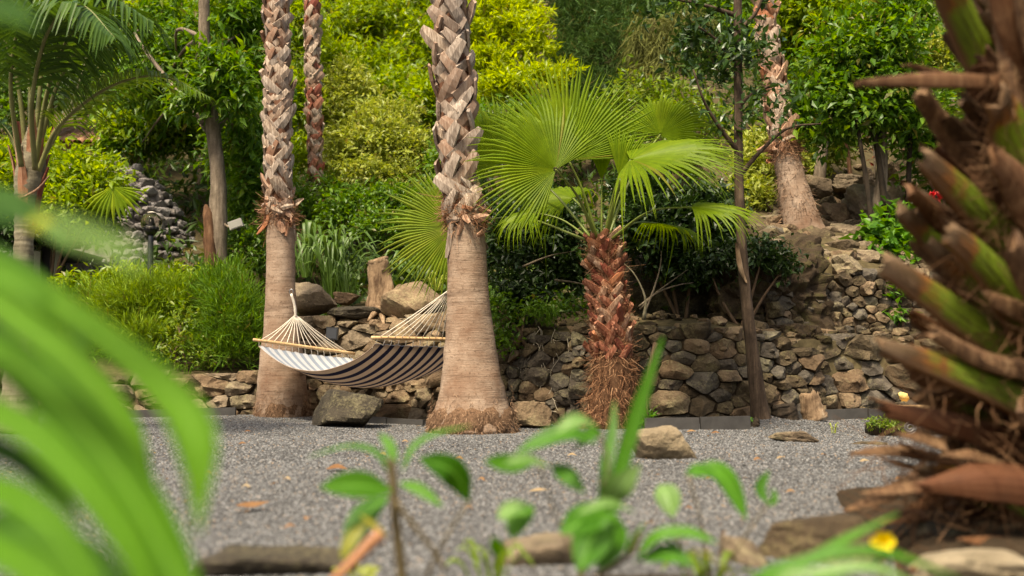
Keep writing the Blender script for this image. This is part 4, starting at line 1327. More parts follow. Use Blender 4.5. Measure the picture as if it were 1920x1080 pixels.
ST = [  # pixel path from trunk to tip, widths px, material, distance at foot and tip
    ([(1905, 215), (1830, 90), (1790, 10), (1765, -60)], [110, 92, 84, 80], 'stub_green', 2.6, 2.4),
    ([(1930, 180), (1860, 158), (1740, 152), (1604, 158)], [60, 40, 40, 10], 'stub_brown', 2.45, 2.15),
    ([(1900, 170), (1800, 150), (1700, 122)], [20, 22, 6], 'stub_brown', 2.6, 2.6),
    ([(1900, 380), (1820, 300), (1760, 230), (1722, 172)], [85, 70, 58, 48], 'stub_brown', 2.6, 2.4),
    ([(1960, 400), (1915, 300), (1880, 220), (1862, 175)], [120, 105, 96, 80], 'stub_green', 2.4, 2.25),
    ([(1935, 540), (1860, 430), (1790, 355), (1722, 292)], [110, 95, 80, 58], 'stub_green', 2.5, 2.25),
    ([(1990, 480), (1940, 400), (1890, 330), (1850, 290)], [110, 95, 85, 60], 'stub_brown', 2.35, 2.2),
    ([(1900, 560), (1810, 460), (1745, 400), (1700, 360)], [80, 66, 56, 44], 'stub_brown', 2.65, 2.4),
    ([(1950, 640), (1880, 540), (1820, 475), (1768, 432)], [105, 92, 80, 62], 'stub_green', 2.4, 2.2),
    ([(1900, 590), (1800, 500), (1730, 440), (1682, 396)], [85, 70, 60, 44], 'stub_green', 2.65, 2.4),
    ([(1960, 740), (1860, 640), (1750, 560), (1652, 492)], [115, 92, 74, 56], 'stub_green', 2.5, 2.2),
    ([(1950, 600), (1900, 580), (1850, 560)], [60, 50, 36], 'stub_brown', 2.35, 2.25),
    ([(1980, 790), (1880, 735), (1770, 690), (1650, 650)], [115, 84, 66, 34], 'stub_green', 2.45, 2.15),
    ([(1980, 700), (1900, 690), (1830, 670), (1740, 620)], [60, 46, 40, 30], 'stub_brown', 2.35, 2.2),
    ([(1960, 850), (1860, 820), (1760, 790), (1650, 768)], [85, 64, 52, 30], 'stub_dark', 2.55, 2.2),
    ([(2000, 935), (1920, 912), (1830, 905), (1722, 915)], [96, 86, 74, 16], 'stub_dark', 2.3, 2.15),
    ([(1960, 985), (1880, 930), (1790, 890), (1715, 880)], [60, 50, 36, 14], 'stub_green', 2.5, 2.3),
    ([(1945, 150), (1900, 60), (1870, -60)], [70, 62, 50], 'stub_brown', 2.35, 2.25),
    ([(1985, 200), (1940, 70), (1915, -60)], [60, 50, 44], 'stub_brown', 2.3, 2.2),
    ([(1930, 320), (1895, 150), (1880, 40), (1850, -60)], [40, 36, 34, 30], 'stub_brown', 2.35, 2.3),
    ([(2000, 620), (1960, 560), (1920, 500), (1890, 450)], [100, 90, 80, 60], 'stub_brown', 2.3, 2.15),
    ([(2010, 840), (1960, 800), (1910, 760)], [110, 90, 60], 'stub_brown', 2.3, 2.2),
    ([(1930, 860), (1800, 770), (1720, 700), (1672, 640)], [60, 40, 30, 16], 'stub_brown', 2.6, 2.5),
]
for q in ST: stub(*q)
r_ = random.Random(14)
for i in range(34):          # the weathered stubs between them
    y1 = 20 + i * 29 + r_.uniform(-14, 14)
    xt = (1800 if y1 < 330 else 1745) + r_.uniform(-45, 60)
    k_ = .95 if y1 < 600 else .45
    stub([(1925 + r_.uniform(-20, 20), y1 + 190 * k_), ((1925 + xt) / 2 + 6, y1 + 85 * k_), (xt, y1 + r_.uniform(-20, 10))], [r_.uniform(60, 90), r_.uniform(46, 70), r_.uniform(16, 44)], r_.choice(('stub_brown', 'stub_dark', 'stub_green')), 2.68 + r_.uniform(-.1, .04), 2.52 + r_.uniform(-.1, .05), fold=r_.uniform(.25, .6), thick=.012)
ax0 = np.array(tuple(W(2055, 600, YP + .22)))
for i in range(120):         # the stubs that stand round the rest of the trunk
    a = r_.uniform(-.62, .30) * math.pi; z = .12 + i / 120 * 2.3
    m = frame_on((ax0[0], ax0[1], z), (0, 0, 1), a, .33)
    L = r_.uniform(.28, .42); sx = r_.uniform(-.05, .05); w_ = r_.uniform(.09, .14)
    pts = [m @ Vector((0, -.03, -.06)), m @ Vector((sx * .4, .10, L * .30)), m @ Vector((sx, .20, L * .66)), m @ Vector((sx * 1.4, .27, L))]
    v, f = strip(pts, [w_, w_ * .9, w_ * .8, w_ * .55], m.col[1][:3], fold=-.22, n=9, thick=.03)
    uv = np.stack([np.tile([0, .5, 1.0], 18), np.tile(np.repeat(np.linspace(0, 1, 9), 3), 2)], axis=1)
    mesh('cut_leaf_stalk', v, f, M[r_.choice(('stub_green', 'stub_green', 'stub_brown'))], pr, uv=uv, smooth=False)
# dead leaf litter and fibres hanging on it
rng = np.random.default_rng(8)
m_ = 3300
yy = rng.uniform(100, 1060, m_); xx = 1960 - rng.random(m_) ** 1.5 * (120 + 190 * np.clip((yy - 350) / 600, 0, 1))
pts = np.array([tuple(W(a, b, c)) for a, b, c in zip(xx, yy, np.minimum(rng.uniform(2.6, 3.1, m_), 890 / np.maximum(yy - 690, 1)))])
fibres('fibres', pr, pts, np.tile(np.array((-.6, -.3, -.35)), (m_, 1)), .10, .0020, M['fibre_dark'], 9, curl=1.1)
r_ = random.Random(4)
for i in range(26):
    a, b = r_.uniform(1730, 1930), r_.uniform(820, 1060)
    L = r_.uniform(60, 170); ang = r_.uniform(-.5, .7)
    Y = min(r_.uniform(2.6, 3.0), 880 / max(b - 690, 1))
    pp = [(a, b), (a - L * .5 * math.cos(ang), b + L * .5 * math.sin(ang) + r_.uniform(-8, 8)), (a - L * math.cos(ang), b + L * math.sin(ang))]
    v, f = strip([W(p[0], p[1], Y - .05 * k) for k, p in enumerate(pp)], [PX(r_.uniform(14, 40), Y), PX(30, Y), PX(6, Y)], (r_.uniform(-.4, .4), -.6, .8), fold=.2, n=7, thick=.004)
    mesh('dead_leaf_strap', v, f, M['stub_brown'], pr, smooth=True)

# ------------------------------------------------------------------ broad strap leaved plant right by the lens
M['near_leaf'] = leaf_mat('broad_strap_leaf', (.045, .135, .003), (.06, .17, .004), (.085, .21, .006), .35, .55, 1.4, spec=.12, per_object=True, veins=True)
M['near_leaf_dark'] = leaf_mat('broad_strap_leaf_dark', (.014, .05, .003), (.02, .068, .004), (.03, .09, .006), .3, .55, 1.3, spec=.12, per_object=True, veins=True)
M['near_leaf_pale'] = leaf_mat('broad_strap_leaf_pale', (.11, .21, .04), (.14, .25, .05), (.17, .28, .06), .4, .55, 1.3, per_object=True, veins=True)
M['near_leaf_yellow'] = leaf_mat('broad_strap_leaf_yellow', (.33, .34, .02), (.36, .37, .02), (.4, .4, .03), .4, .55, 1.3, spec=.12, per_object=True)
np_ = thing('strap_leaf_plant', 'broad green strap leaves of a plant close to the camera, arching over the gravel', 'plant', (-.62, .95, 0))
def nleaf(pts, widths, mat='near_leaf', Y=(.95, .9), up=(.35, -.75, .55), fold=.14, n=22, root=np_, name='leaf'):
    if root is np_: Y = (Y[0] * .86, Y[1] * .86)
    P = [W(a, b, Y[0] + (Y[1] - Y[0]) * i / (len(pts) - 1)) for i, (a, b) in enumerate(pts)]
    Ym = (Y[0] + Y[1]) / 2
    widths = list(widths)
    if pts[0][0] < -60 or pts[0][1] > 1080:             # carry the blade on down to the soil
        P = [Vector((P[0].x * 1.08 if pts[0][0] < -60 else P[0].x, P[0].y, .02))] + P
        widths = [widths[0] * .5] + widths; n += 4
    v, f = strip(P, [PX(x, Ym) for x in widths], up, fold=fold, n=n)
    uv = np.stack([np.tile([0, .5, 1.0], n), np.repeat(np.linspace(0, 1, n), 3)], axis=1)
    return mesh(name, v, f, M[mat], root, P[0], uv=uv)
nleaf([(-260, 800), (-120, 500), (30, 530), (190, 632), (310, 735), (366, 830), (372, 1000)], [31, 57, 64, 60, 72, 79, 4], Y=(1.15, .95))
nleaf([(-300, 760), (-80, 560), (60, 620), (170, 715), (240, 810), (288, 905)], [34, 57, 62, 60, 48, 4], Y=(1.25, 1.15))
nleaf([(-300, 800), (-80, 610), (60, 690), (170, 800), (260, 930), (300, 1000)], [34, 43, 48, 46, 34, 4], mat='near_leaf_dark', Y=(1.3, 1.2))  # dark blade between the others; shade of the gap put into its colour
nleaf([(-320, 860), (-140, 650), (0, 668), (120, 765), (230, 900), (310, 1040), (360, 1150)], [43, 72, 83, 89, 91, 79, 52], Y=(1.1, .95))
nleaf([(-300, 1000), (-120, 770), (20, 790), (130, 880), (225, 1000), (290, 1130)], [43, 57, 64, 65, 57, 34], Y=(1.0, .9))
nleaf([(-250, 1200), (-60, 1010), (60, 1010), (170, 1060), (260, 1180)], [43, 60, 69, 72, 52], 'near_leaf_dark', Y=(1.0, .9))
nleaf([(-300, 1200), (-120, 1020), (0, 1040), (80, 1090), (150, 1180)], [43, 60, 69, 72, 52], Y=(.78, .72))
nleaf([(-300, 1100), (-120, 920), (0, 925), (90, 985), (175, 1100)], [43, 60, 69, 72, 52], Y=(.88, .8))
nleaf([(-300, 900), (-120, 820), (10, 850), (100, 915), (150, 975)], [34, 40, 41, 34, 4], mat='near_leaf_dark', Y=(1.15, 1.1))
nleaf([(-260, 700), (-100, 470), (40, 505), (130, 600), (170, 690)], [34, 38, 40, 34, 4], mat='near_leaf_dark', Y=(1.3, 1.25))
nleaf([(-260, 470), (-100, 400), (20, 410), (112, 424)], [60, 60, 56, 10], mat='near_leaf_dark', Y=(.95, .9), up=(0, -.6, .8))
nleaf([(60, 416), (85, 420), (122, 426)], [34, 36, 8], mat='near_leaf_yellow', Y=(.9, .89), up=(0, -.8, .6))
nleaf([(80, 410), (130, 432), (185, 452), (240, 478), (262, 500)], [26, 40, 44, 34, 6], mat='near_leaf_pale', Y=(.66, .60), up=(.1, -.9, .35))
nleaf([(-200, 420), (-60, 370), (40, 390), (130, 470)], [40, 60, 50, 10], mat='near_leaf_dark', Y=(1.3, 1.25))
nleaf([(-250, 60), (-100, 10), (10, 20), (72, 50)], [40, 70, 60, 10], mat='near_leaf_dark', Y=(.9, .85), up=(0, -.9, .4))
nleaf([(-300, 500), (-120, 470), (0, 520), (60, 560), (110, 620)], [40, 70, 80, 60, 10], Y=(1.1, 1.05))

# ------------------------------------------------------------------ leafy sprouts between the camera and the yard
M['sprout'] = leaf_mat('sprout_leaf', (.03, .12, .005), (.045, .16, .006), (.07, .20, .009), .35, .42, 1.4, spec=.25, per_object=True, veins=True)
M['sprout_pale'] = leaf_mat('sprout_leaf_glossy', (.09, .19, .035), (.12, .235, .05), (.16, .27, .08), .3, .4, 1.2, spec=.4, per_object=True, veins=True)
M['sprout_yellow'] = leaf_mat('sprout_leaf_yellowing', (.17, .19, .015), (.22, .22, .02), (.27, .25, .02), .4, .4, 1.3, per_object=True, veins=True)
M['sprout_stem'] = plain_mat('sprout_stem', (.10, .075, .035), .6, .3, 30)
M['drystalk'] = plain_mat('dry_stalk', (.36, .17, .085), .7, .3, 30)
oval = [0.08, .55, .92, 1.0, .9, .6, .05]
def oleaf(root, pts, w, mat='sprout', Y=1.9, dY=-.05, up=(0, -.7, .7), fold=.12):
    return nleaf(pts, [w * .88 * q for q in oval], mat, (Y, Y + dY), up, fold, 14, root)
def stem(root, pts, r, Y, mat='sprout_stem', dY=0.0):
    P = [W(a, b, Y + dY * i / (len(pts) - 1)) for i, (a, b) in enumerate(pts)]
    if pts[0][1] > 1080: P = [Vector((P[0].x, P[0].y, .02))] + P
    P = spline(P, 13)
    v, f = tube(P, [PX(r, Y), PX(r * .7, Y)], 7)
    return mesh('stem', v, f, M[mat], root, P[0])
s1 = thing('seedling', 'upright leafy seedling with a dark stem and arching narrow leaves over the gravel', 'plant', (W(752, 1090, 1.75).x, 1.75, .02))
stem(s1, [(755, 1100), (742, 980), (735, 880), (728, 862)], 11, 1.75)
oleaf(s1, [(735, 920), (670, 910), (600, 914)], 62, 'sprout', 1.72, -.06, (0, -.9, .45))
oleaf(s1, [(728, 930), (680, 975), (648, 1045)], 62, 'sprout', 1.75, -.05)
oleaf(s1, [(690, 975), (660, 1010), (640, 1050)], 34, 'sprout_yellow', 1.70, -.02)
oleaf(s1, [(738, 900), (705, 850), (650, 838), (575, 858)], 24, 'sprout', 1.8, .03, (0, -.35, .9))
oleaf(s1, [(740, 885), (732, 840), (712, 812)], 26, 'sprout', 1.75, .05)
oleaf(s1, [(752, 890), (775, 840), (815, 815), (886, 797)], 22, 'sprout', 1.8, .05, (0, -.4, .9))
oleaf(s1, [(748, 905), (785, 918), (830, 950)], 30, 'sprout', 1.75, -.03)
stem(s1, [(742, 940), (775, 985), (815, 1035), (835, 1070)], 5, 1.74)
stem(s1, [(715, 1000), (675, 1040), (620, 1095)], 13, 1.6, 'drystalk')
oleaf(s1, [(675, 965), (700, 985), (725, 1005)], 16, 'sprout_yellow', 1.68, 0)
s1b = thing('seedling', 'single glossy oval leaf on a thin bent stalk beside the upright seedling', 'plant', W(800, 1090, 1.8))
oleaf(s1b, [(880, 940), (850, 885), (785, 858)], 62, 'sprout', 1.8, -.04, (-.4, -.8, .4))
stem(s1b, [(800, 1090), (835, 1010), (882, 938)], 4, 1.8)
s2 = thing('bushy_sprout', 'bushy leaf sprout with glossy rounded leaves low in front of the gravel yard', 'plant', W(1080, 1100, 1.75))
for pts_, w, mt, Y, up in [
    ([(1120, 830), (1060, 815), (968, 848)], 62, 'sprout', 1.75, (0, -.5, .85)),
    ([(1120, 800), (1085, 790), (1040, 812)], 50, 'sprout_pale', 1.7, (0, -.5, .85)),  # pale leaf laid over the broad one as its highlight
    ([(1130, 815), (1110, 812), (1080, 840)], 30, 'sprout', 1.8, (0, -.9, .4)),
    ([(1035, 870), (1060, 890), (1096, 925)], 44, 'sprout', 1.75, (.2, -.8, .5)),
    ([(1000, 870), (950, 870), (908, 865)], 42, 'sprout', 1.75, (0, -.9, .45)),
    ([(1030, 875), (985, 862), (945, 872)], 40, 'sprout_pale', 1.7, (0, -.5, .85)),
    ([(1000, 950), (975, 970), (960, 1012)], 56, 'sprout', 1.75, (-.2, -.85, .4)),
    ([(995, 945), (960, 955), (935, 975)], 44, 'sprout_pale', 1.72, (0, -.5, .85)),
    ([(1150, 965), (1100, 975), (1050, 1000)], 74, 'sprout', 1.7, (0, -.8, .6)),
    ([(1140, 970), (1110, 1010), (1085, 1072)], 80, 'sprout', 1.68, (0, -.9, .4)),
    ([(1150, 960), (1150, 1010), (1120, 1070)], 60, 'sprout', 1.72, (.4, -.8, .4)),
    ([(1190, 960), (1140, 945), (1080, 965)], 36, 'sprout_pale', 1.66, (0, -.4, .9)),
    ([(1150, 950), (1165, 915), (1200, 870)], 48, 'sprout_pale', 1.7, (.3, -.7, .6)),
    ([(1140, 945), (1150, 910), (1160, 890)], 40, 'sprout_pale', 1.72, (0, -.8, .6)),
    ([(940, 1040), (930, 1025), (922, 1005)], 30, 'sprout', 1.75, (0, -.9, .4)),
    ([(1190, 1055), (1230, 1008), (1290, 1000), (1345, 1018)], 40, 'sprout', 1.7, (0, -.5, .85)),
    ([(1200, 1050), (1250, 1040), (1300, 1060)], 52, 'sprout', 1.7, (0, -.6, .8)),
    ([(1255, 1010), (1275, 1040), (1290, 1058)], 24, 'sprout', 1.7, (.3, -.8, .5)),
]: oleaf(s2, pts_, w, mt, Y, -.04, up)
nleaf([(1150, 960), (1160, 890), (1195, 770), (1243, 632)], [20, 30, 32, 4], 'sprout', (1.75, 1.8), (.2, -.95, .1), .1, 14, s2)
nleaf([(1128, 960), (1135, 880), (1148, 810), (1152, 752)], [16, 24, 20, 3], 'sprout', (1.75, 1.85), (.1, -.95, .1), .1, 14, s2)
nleaf([(1175, 1040), (1190, 1010), (1208, 980)], [10, 18, 3], 'sprout', (1.75, 1.75), (.1, -.95, .1), .1, 10, s2)
stem(s2, [(1085, 1100), (1120, 1010), (1138, 950), (1130, 900)], 6, 1.76)
stem(s2, [(1120, 1080), (1180, 1040), (1200, 1000)], 6, 1.74)
stem(s2, [(1090, 1090), (1040, 960), (1010, 870)], 3, 1.76)
stem(s2, [(1130, 950), (1140, 870), (1125, 815)], 3, 1.76)
s3 = thing('seedling', 'drooping broad leaved seedling between the bushy sprout and the flat topped rock', 'plant', W(1330, 1100, 2.0))
oleaf(s3, [(1290, 888), (1350, 890), (1400, 975)], 62, 'sprout', 1.95, -.05, (.2, -.6, .75))
oleaf(s3, [(1285, 890), (1310, 880), (1350, 900)], 36, 'sprout', 1.9, -.02, (0, -.5, .9))
oleaf(s3, [(1235, 910), (1250, 930), (1262, 970)], 56, 'sprout_pale', 2.0, -.03, (0, -.8, .6))
oleaf(s3, [(1440, 945), (1425, 915), (1442, 882)], 26, 'sprout', 2.05, .02, (.2, -.9, .3))
oleaf(s3, [(1438, 950), (1452, 935), (1448, 915)], 16, 'sprout', 2.05, .02, (.2, -.9, .3))
stem(s3, [(1330, 1100), (1320, 1000), (1290, 890)], 3, 2.0)
stem(s3, [(1345, 1100), (1400, 1000), (1440, 945)], 2.5, 2.05)
stem(s3, [(1300, 1100), (1270, 1000), (1240, 912)], 2.5, 2.0)

gt = thing('grass_tuft', 'long bright grass blades arching across the near corner by the yellow flower', 'grass tuft', W(1440, 1110, 1.5))
for pts_, w, mt, Y in [
    ([(1420, 1105), (1500, 1060), (1590, 1010), (1685, 962)], 26, 'sprout', 1.6),
    ([(1400, 1110), (1520, 1050), (1650, 1035), (1800, 1085)], 30, 'sprout', 1.4),
    ([(1450, 1110), (1540, 1075), (1640, 1065), (1740, 1110)], 32, 'sprout_pale', 1.35),
    ([(1430, 1115), (1480, 1085), (1560, 1070)], 20, 'sprout', 1.5),
    ([(1380, 1110), (1340, 1050), (1290, 1030)], 14, 'sprout_yellow', 1.6),
    ([(1520, 1110), (1570, 1085), (1600, 1075)], 18, 'sprout', 1.45),
]: nleaf(pts_, [w * .5, w, w * .9, w * .1], mt, (Y, Y - .05), (0, -.5, .85), .1, 14, gt, 'grass_blade')
fl = thing('yellow_flower', 'small blurred yellow flower in front of the flat topped rock', 'flower', W(1655, 1090, 1.9))
stem(fl, [(1650, 1095), (1652, 1050), (1655, 1020)], 3, 1.9, 'sprout_stem')
M['yellowpetal'] = leaf_mat('yellow_petal', (.75, .58, .02), (.80, .62, .02), (.85, .68, .03), .3, .5, 1.1, per_object=True)
for i in range(6):
    a = i * 1.05
    nleaf([(1655, 1018), (1655 + 12 * math.cos(a), 1016 - 10 * math.sin(a)), (1655 + 24 * math.cos(a), 1016 - 20 * math.sin(a))], [6, 20, 12], 'yellowpetal', (1.9, 1.88), (0, -1, .2), .1, 6, fl, 'petal')
# ------------------------------------------------------------------ leaf kinds
LM = {
 'mango':   leaf_mat('mango_leaf', (.04, .11, .008), (.085, .185, .012), (.22, .33, .03), .42, .4, 1.5, spec=.3, dry=True),
 'bright':  leaf_mat('bright_leaf', (.10, .18, .008), (.19, .285, .010), (.33, .41, .018), .5, .38, 1.5, dry=True),
 'lime':    leaf_mat('lime_leaf', (.19, .28, .010), (.34, .43, .012), (.48, .55, .02), .5, .4, 1.4, dry=True),
 'yellow':  leaf_mat('variegated_leaf', (.16, .22, .02), (.31, .36, .05), (.46, .48, .13), .4, .45, 1.3, dry=True),
 'mid':     leaf_mat('mid_green_leaf', (.045, .11, .009), (.09, .185, .013), (.16, .27, .02), .38, .42, 1.5, dry=True),
 'dark':    leaf_mat('shade_leaf', (.010, .026, .005), (.022, .05, .008), (.05, .10, .014), .25, .4, 1.3),  # very dark leaf; the bushes' deep shade is put into its colour
 'casua':   leaf_mat('conifer_needle', (.03, .07, .015), (.055, .11, .024), (.09, .15, .035), .25, .6, 1.2, spec=.1, dry=True),
 'olive':   leaf_mat('olive_needle', (.07, .08, .02), (.13, .14, .035), (.20, .20, .06), .25, .6, 1.2, spec=.1),
 'feathery': leaf_mat('feathery_shrub', (.09, .16, .012), (.17, .27, .018), (.28, .38, .03), .35, .55, 1.3, spec=.15, dry=True),
 'feathery2': leaf_mat('feathery_shrub_green', (.055, .13, .012), (.10, .20, .016), (.17, .28, .025), .35, .55, 1.3, spec=.15, dry=True),
 'blade':   leaf_mat('strap_leaf', (.04, .085, .014), (.08, .15, .022), (.15, .22, .045), .3, .45, 1.3, dry=True),
 'hib':     leaf_mat('shrub_leaf', (.04, .13, .010), (.08, .20, .014), (.14, .27, .03), .35, .35, 1.4),
 'mixed':   leaf_mat('mixed_leaf', (.06, .125, .012), (.145, .23, .018), (.29, .33, .05), .45, .42, 1.4, dry=True),
}
def bush(name, label, cat, blobs, clumps, per, L, Wd, mat, seed, group=None, stems=3, stem_mat='brownbark', **kw):
    c = np.array([b[:3] for b in blobs]).mean(axis=0)
    zb = min(b[2] - b[5] for b in blobs)
    base = Vector((c[0], c[1], max(tz(c[0], c[1]) - .1, zb - .6)))
    t = thing(name, label, cat, base, group)
    v, f = foliage(blobs, clumps, per, L, Wd, seed, **kw)
    mesh('foliage', v, f, LM[mat] if isinstance(mat, str) else mat, t, smooth=False)
    rr = random.Random(seed)
    for i in range(stems):
        b = blobs[i % len(blobs)]
        e = Vector(b[:3]) + Vector((rr.uniform(-.4, .4) * b[3], 0, .2 * b[5]))
        v, f = tube(spline([base + Vector((rr.uniform(-.08, .08), 0, 0)), base.lerp(e, .5) + Vector((rr.uniform(-.05, .05), rr.uniform(-.05, .05), 0)), e], 8), [.022, .014, .005], 5)
        mesh('stem', v, f, M[stem_mat], t)
    return t

# ------------------------------------------------------------------ big leafy trees
YA = 12.8
tb = W(405, 545, YA)
mt = tree('broadleaf_tree', 'dark leaved tree with a bent brown trunk between stone hut and thinner hammock palm', 'tree', tb,
    [(W(410, 560, YA), PX(24, YA)), (W(406, 480, YA), PX(20, YA)), (W(409, 405, YA), PX(17, YA)), (W(408, 320, YA), PX(14, YA)), (W(398, 230, YA), PX(13, YA)), (W(388, 150, YA), PX(11, YA)), (W(383, 60, YA), PX(11, YA)), (W(384, -60, YA), PX(10, YA))],
    [blob(310, 60, 15.9, 70, 60), blob(450, 50, 13.4, 60, 70), blob(300, 180, 15.8, 60, 55), blob(455, 150, 13.4, 55, 60), blob(455, 260, 13.3, 52, 55), blob(310, 262, 17.0, 80, 34), blob(240, 275, 16.9, 45, 24), blob(475, 350, 13.5, 34, 50), blob(360, 130, 15.5, 80, 80), blob(440, 290, 14.0, 50, 50), blob(280, 130, 15.9, 60, 60), blob(405, 140, 12.4, 55, 40), blob(440, 190, 12.5, 40, 36), blob(360, 190, 12.6, 36, 30)],
    dict(clumps=1500, per=12, L=.15, Wd=.048, rc=.095, mat=LM['mango'], droop=.25, gravity=.35, shell=.3, lump=.45), M['greybark'], 31, nlimb=9)
v, f = tube(spline([W(398, 525, YA - .10), W(393, 450, YA - .10), W(389, 400, YA - .08), W(386, 384, YA - .06)], 10), [.10, .075, .065, .02], 9, wob=.35, seed=5)
mesh('broken_limb', v, f, M['redwood'], mt)
if False: v, f = tube(spline([W(405, 550, YA - .08), W(410, 470, YA - .1), W(408, 405, YA - .08)], 10), [.14, .125, .10], 12, wob=.2, seed=6)

def bgtree(label, blobs, clumps, per, L, Wd, mat, seed, trunk_px=None, Y=None, tr=.09, bark='greybark', name='background_tree', cat='tree', **kw):
    b0 = blobs[0]
    c = np.array([b[:3] for b in blobs]).mean(axis=0)
    zb = min(tz(c[0], c[1]) - .2, c[2] - .8)
    base = Vector((c[0], c[1], zb))
    top = Vector((c[0] + .1, c[1], c[2] + .3))
    return tree(name, label, cat, base, [(base, tr), (base.lerp(top, .5) + Vector((.1, 0, 0)), tr * .7), (top, tr * .4)], blobs,
                dict(clumps=clumps, per=per, L=L, Wd=Wd, mat=LM[mat], **kw), M[bark], seed, nlimb=5, trunk_sides=8)
bgtree('bright leafy tree between the two rough trunks of the thinner and the slender palm', [blob(560, 60, 15.6, 40, 90), blob(565, 200, 15.4, 38, 80), blob(560, 300, 15.2, 40, 50), blob(630, 130, 16.5, 30, 60)], 520, 12, .12, .042, 'bright', 51, rc=.10, lump=.45, shell=.3, name='leafy_tree')
bgtree('yellow green spreading tree high behind the gap between the hammock palms', [blob(700, 40, 23, 90, 60), blob(790, 90, 22.5, 70, 60), blob(720, 130, 22, 80, 45), blob(660, 90, 23, 50, 50), blob(770, 10, 23.5, 70, 40), blob(765, 170, 21.5, 60, 35), blob(690, 190, 21, 70, 30)], 1350, 12, .15, .055, 'bright', 52, rc=.13, name='spreading_tree', lump=.6, shell=.25)
bgtree('lime yellow tree with rosette leaves just right of the thick hammock palm', [blob(925, 40, 17, 60, 60), blob(985, 80, 16.8, 55, 55), blob(920, 130, 16.6, 50, 45), blob(1010, 150, 16.5, 50, 40), blob(950, 170, 16.3, 60, 40), blob(900, 90, 17.2, 40, 60), blob(960, 10, 17.4, 60, 40)], 900, 16, .13, .036, 'lime', 53, rc=.045, lump=.5, shell=.3, gravity=-.15, spread=.8, name='lime_tree')
bgtree('dull green pine at the skyline beside the slender palm', [blob(650, 40, 27, 40, 70), blob(630, 100, 26, 30, 50), blob(680, 90, 26, 40, 40)], 420, 16, .26, .02, 'olive', 54, rc=.2, name='pine_tree')
bgtree('dark feathery conifer above the fan palm', [blob(1100, 60, 19.5, 65, 70), blob(1150, 110, 19, 55, 60), blob(1070, 130, 19, 45, 50), blob(1120, 180, 18.6, 65, 40), blob(1170, 40, 20, 50, 60), blob(1060, 20, 20, 40, 50)], 1500, 16, .20, .013, 'casua', 55, rc=.12, gravity=.05, name='conifer')
bgtree('drooping olive coloured conifer behind the slim bare tree', [blob(1215, 90, 17, 35, 55), blob(1255, 120, 16.8, 35, 55), blob(1230, 160, 16.6, 40, 40), blob(1290, 60, 17.4, 40, 50)], 520, 16, .24, .014, 'olive', 56, rc=.08, gravity=.9, spread=.5, name='weeping_conifer')
bgtree('tall shaded tree over the top of the slope behind the slim bare tree', [blob(1330, 30, 20, 90, 50), blob(1240, 20, 21, 90, 40), blob(1420, 20, 20, 60, 40), blob(1380, 90, 19, 50, 50)], 620, 12, .20, .06, 'mid', 57, rc=.16, name='shade_tree')
bgtree('leafy tree filling the corner above the leaning palm', [blob(1500, 30, 12.6, 60, 50), blob(1570, 40, 12.4, 70, 60), blob(1490, 110, 12.8, 40, 40)], 520, 12, .11, .046, 'bright', 58, rc=.10, lump=.5, shell=.3, name='leafy_tree')
bgtree('dark green tree with a dense crown over three thin stems on the slope', [blob(1590, 110, 11.2, 80, 70), blob(1660, 90, 11.0, 70, 80), blob(1560, 190, 11.3, 70, 55), blob(1640, 190, 11.0, 80, 60), blob(1700, 220, 11.2, 60, 60), blob(1500, 210, 11.5, 50, 40), blob(1560, 250, 11.2, 60, 25), blob(1690, 20, 11.4, 70, 50), blob(1740, 240, 11.4, 50, 45)], 1000, 11, .10, .045, 'mango', 59, rc=.095, name='young_tree', shell=.15, lump=.6, low=-.9)
bgtree('tree with small dark leaves beyond the feather palm', [blob(60, 80, 19, 90, 90), blob(180, 60, 19.4, 80, 90), blob(120, 180, 19, 90, 45), blob(20, 200, 18.6, 70, 60), blob(230, 180, 18.5, 50, 60), blob(-110, 120, 19, 110, 110)], 1100, 12, .15, .06, 'mid', 60, rc=.1, name='shade_tree')
bgtree('bright green tree beyond the top of the dark leaved tree', [blob(290, 20, 18, 80, 60), blob(420, 30, 19, 110, 60), blob(330, 110, 17.5, 70, 60), blob(480, 90, 19, 60, 70)], 620, 12, .14, .05, 'bright', 61, rc=.12, lump=.5, name='spreading_tree')
bgtree('pale green tree on the upper slope above the yellow shrub', [blob(860, 40, 24, 80, 60), blob(800, 0, 26, 90, 40), blob(930, 200, 21, 90, 50), blob(600, 20, 27, 80, 60)], 620, 12, .2, .07, 'mixed', 62, rc=.17, name='spreading_tree')
for (x0, y0, x1, y1, hw, Y, lab) in [(1638, 430, 1606, 225, 6, 11.0, 'thin dark sapling stem, first of three under the dense crown'), (1662, 400, 1634, 215, 7, 11.1, 'thin dark sapling stem, middle of three under the dense crown'), (1700, 420, 1712, 160, 6, 11.3, 'thin dark sapling stem nearest the cut palm, under the dense crown'), (1596, 335, 1582, 240, 4.5, 12.6, 'pale thin sapling stem above the long boulder')]:
    b = W(x0, y0, Y)
    s = thing('sapling', lab, 'sapling', b)
    pt = [b + Vector((0, 0, -.15)), W((x0 * 2 + x1) / 3, (y0 * 2 + y1) / 3 - 4, Y), W(x1, y1, Y)]
    v, f = tube(spline(pt, 14), [PX(hw * 1.1, Y), PX(hw * .85, Y), PX(hw * .6, Y)], 8, wob=.12, seed=x0)
    mesh('trunk', v, f, M['redwood'] if Y > 12 else M['darkbark'], s, b)
    vf, ff = foliage([blob(x1, y1, Y, 30, 22)], 14, 9, .09, .04, x0, rc=.05)
    mesh('crown', vf, ff, LM['mango'], s, smooth=False)

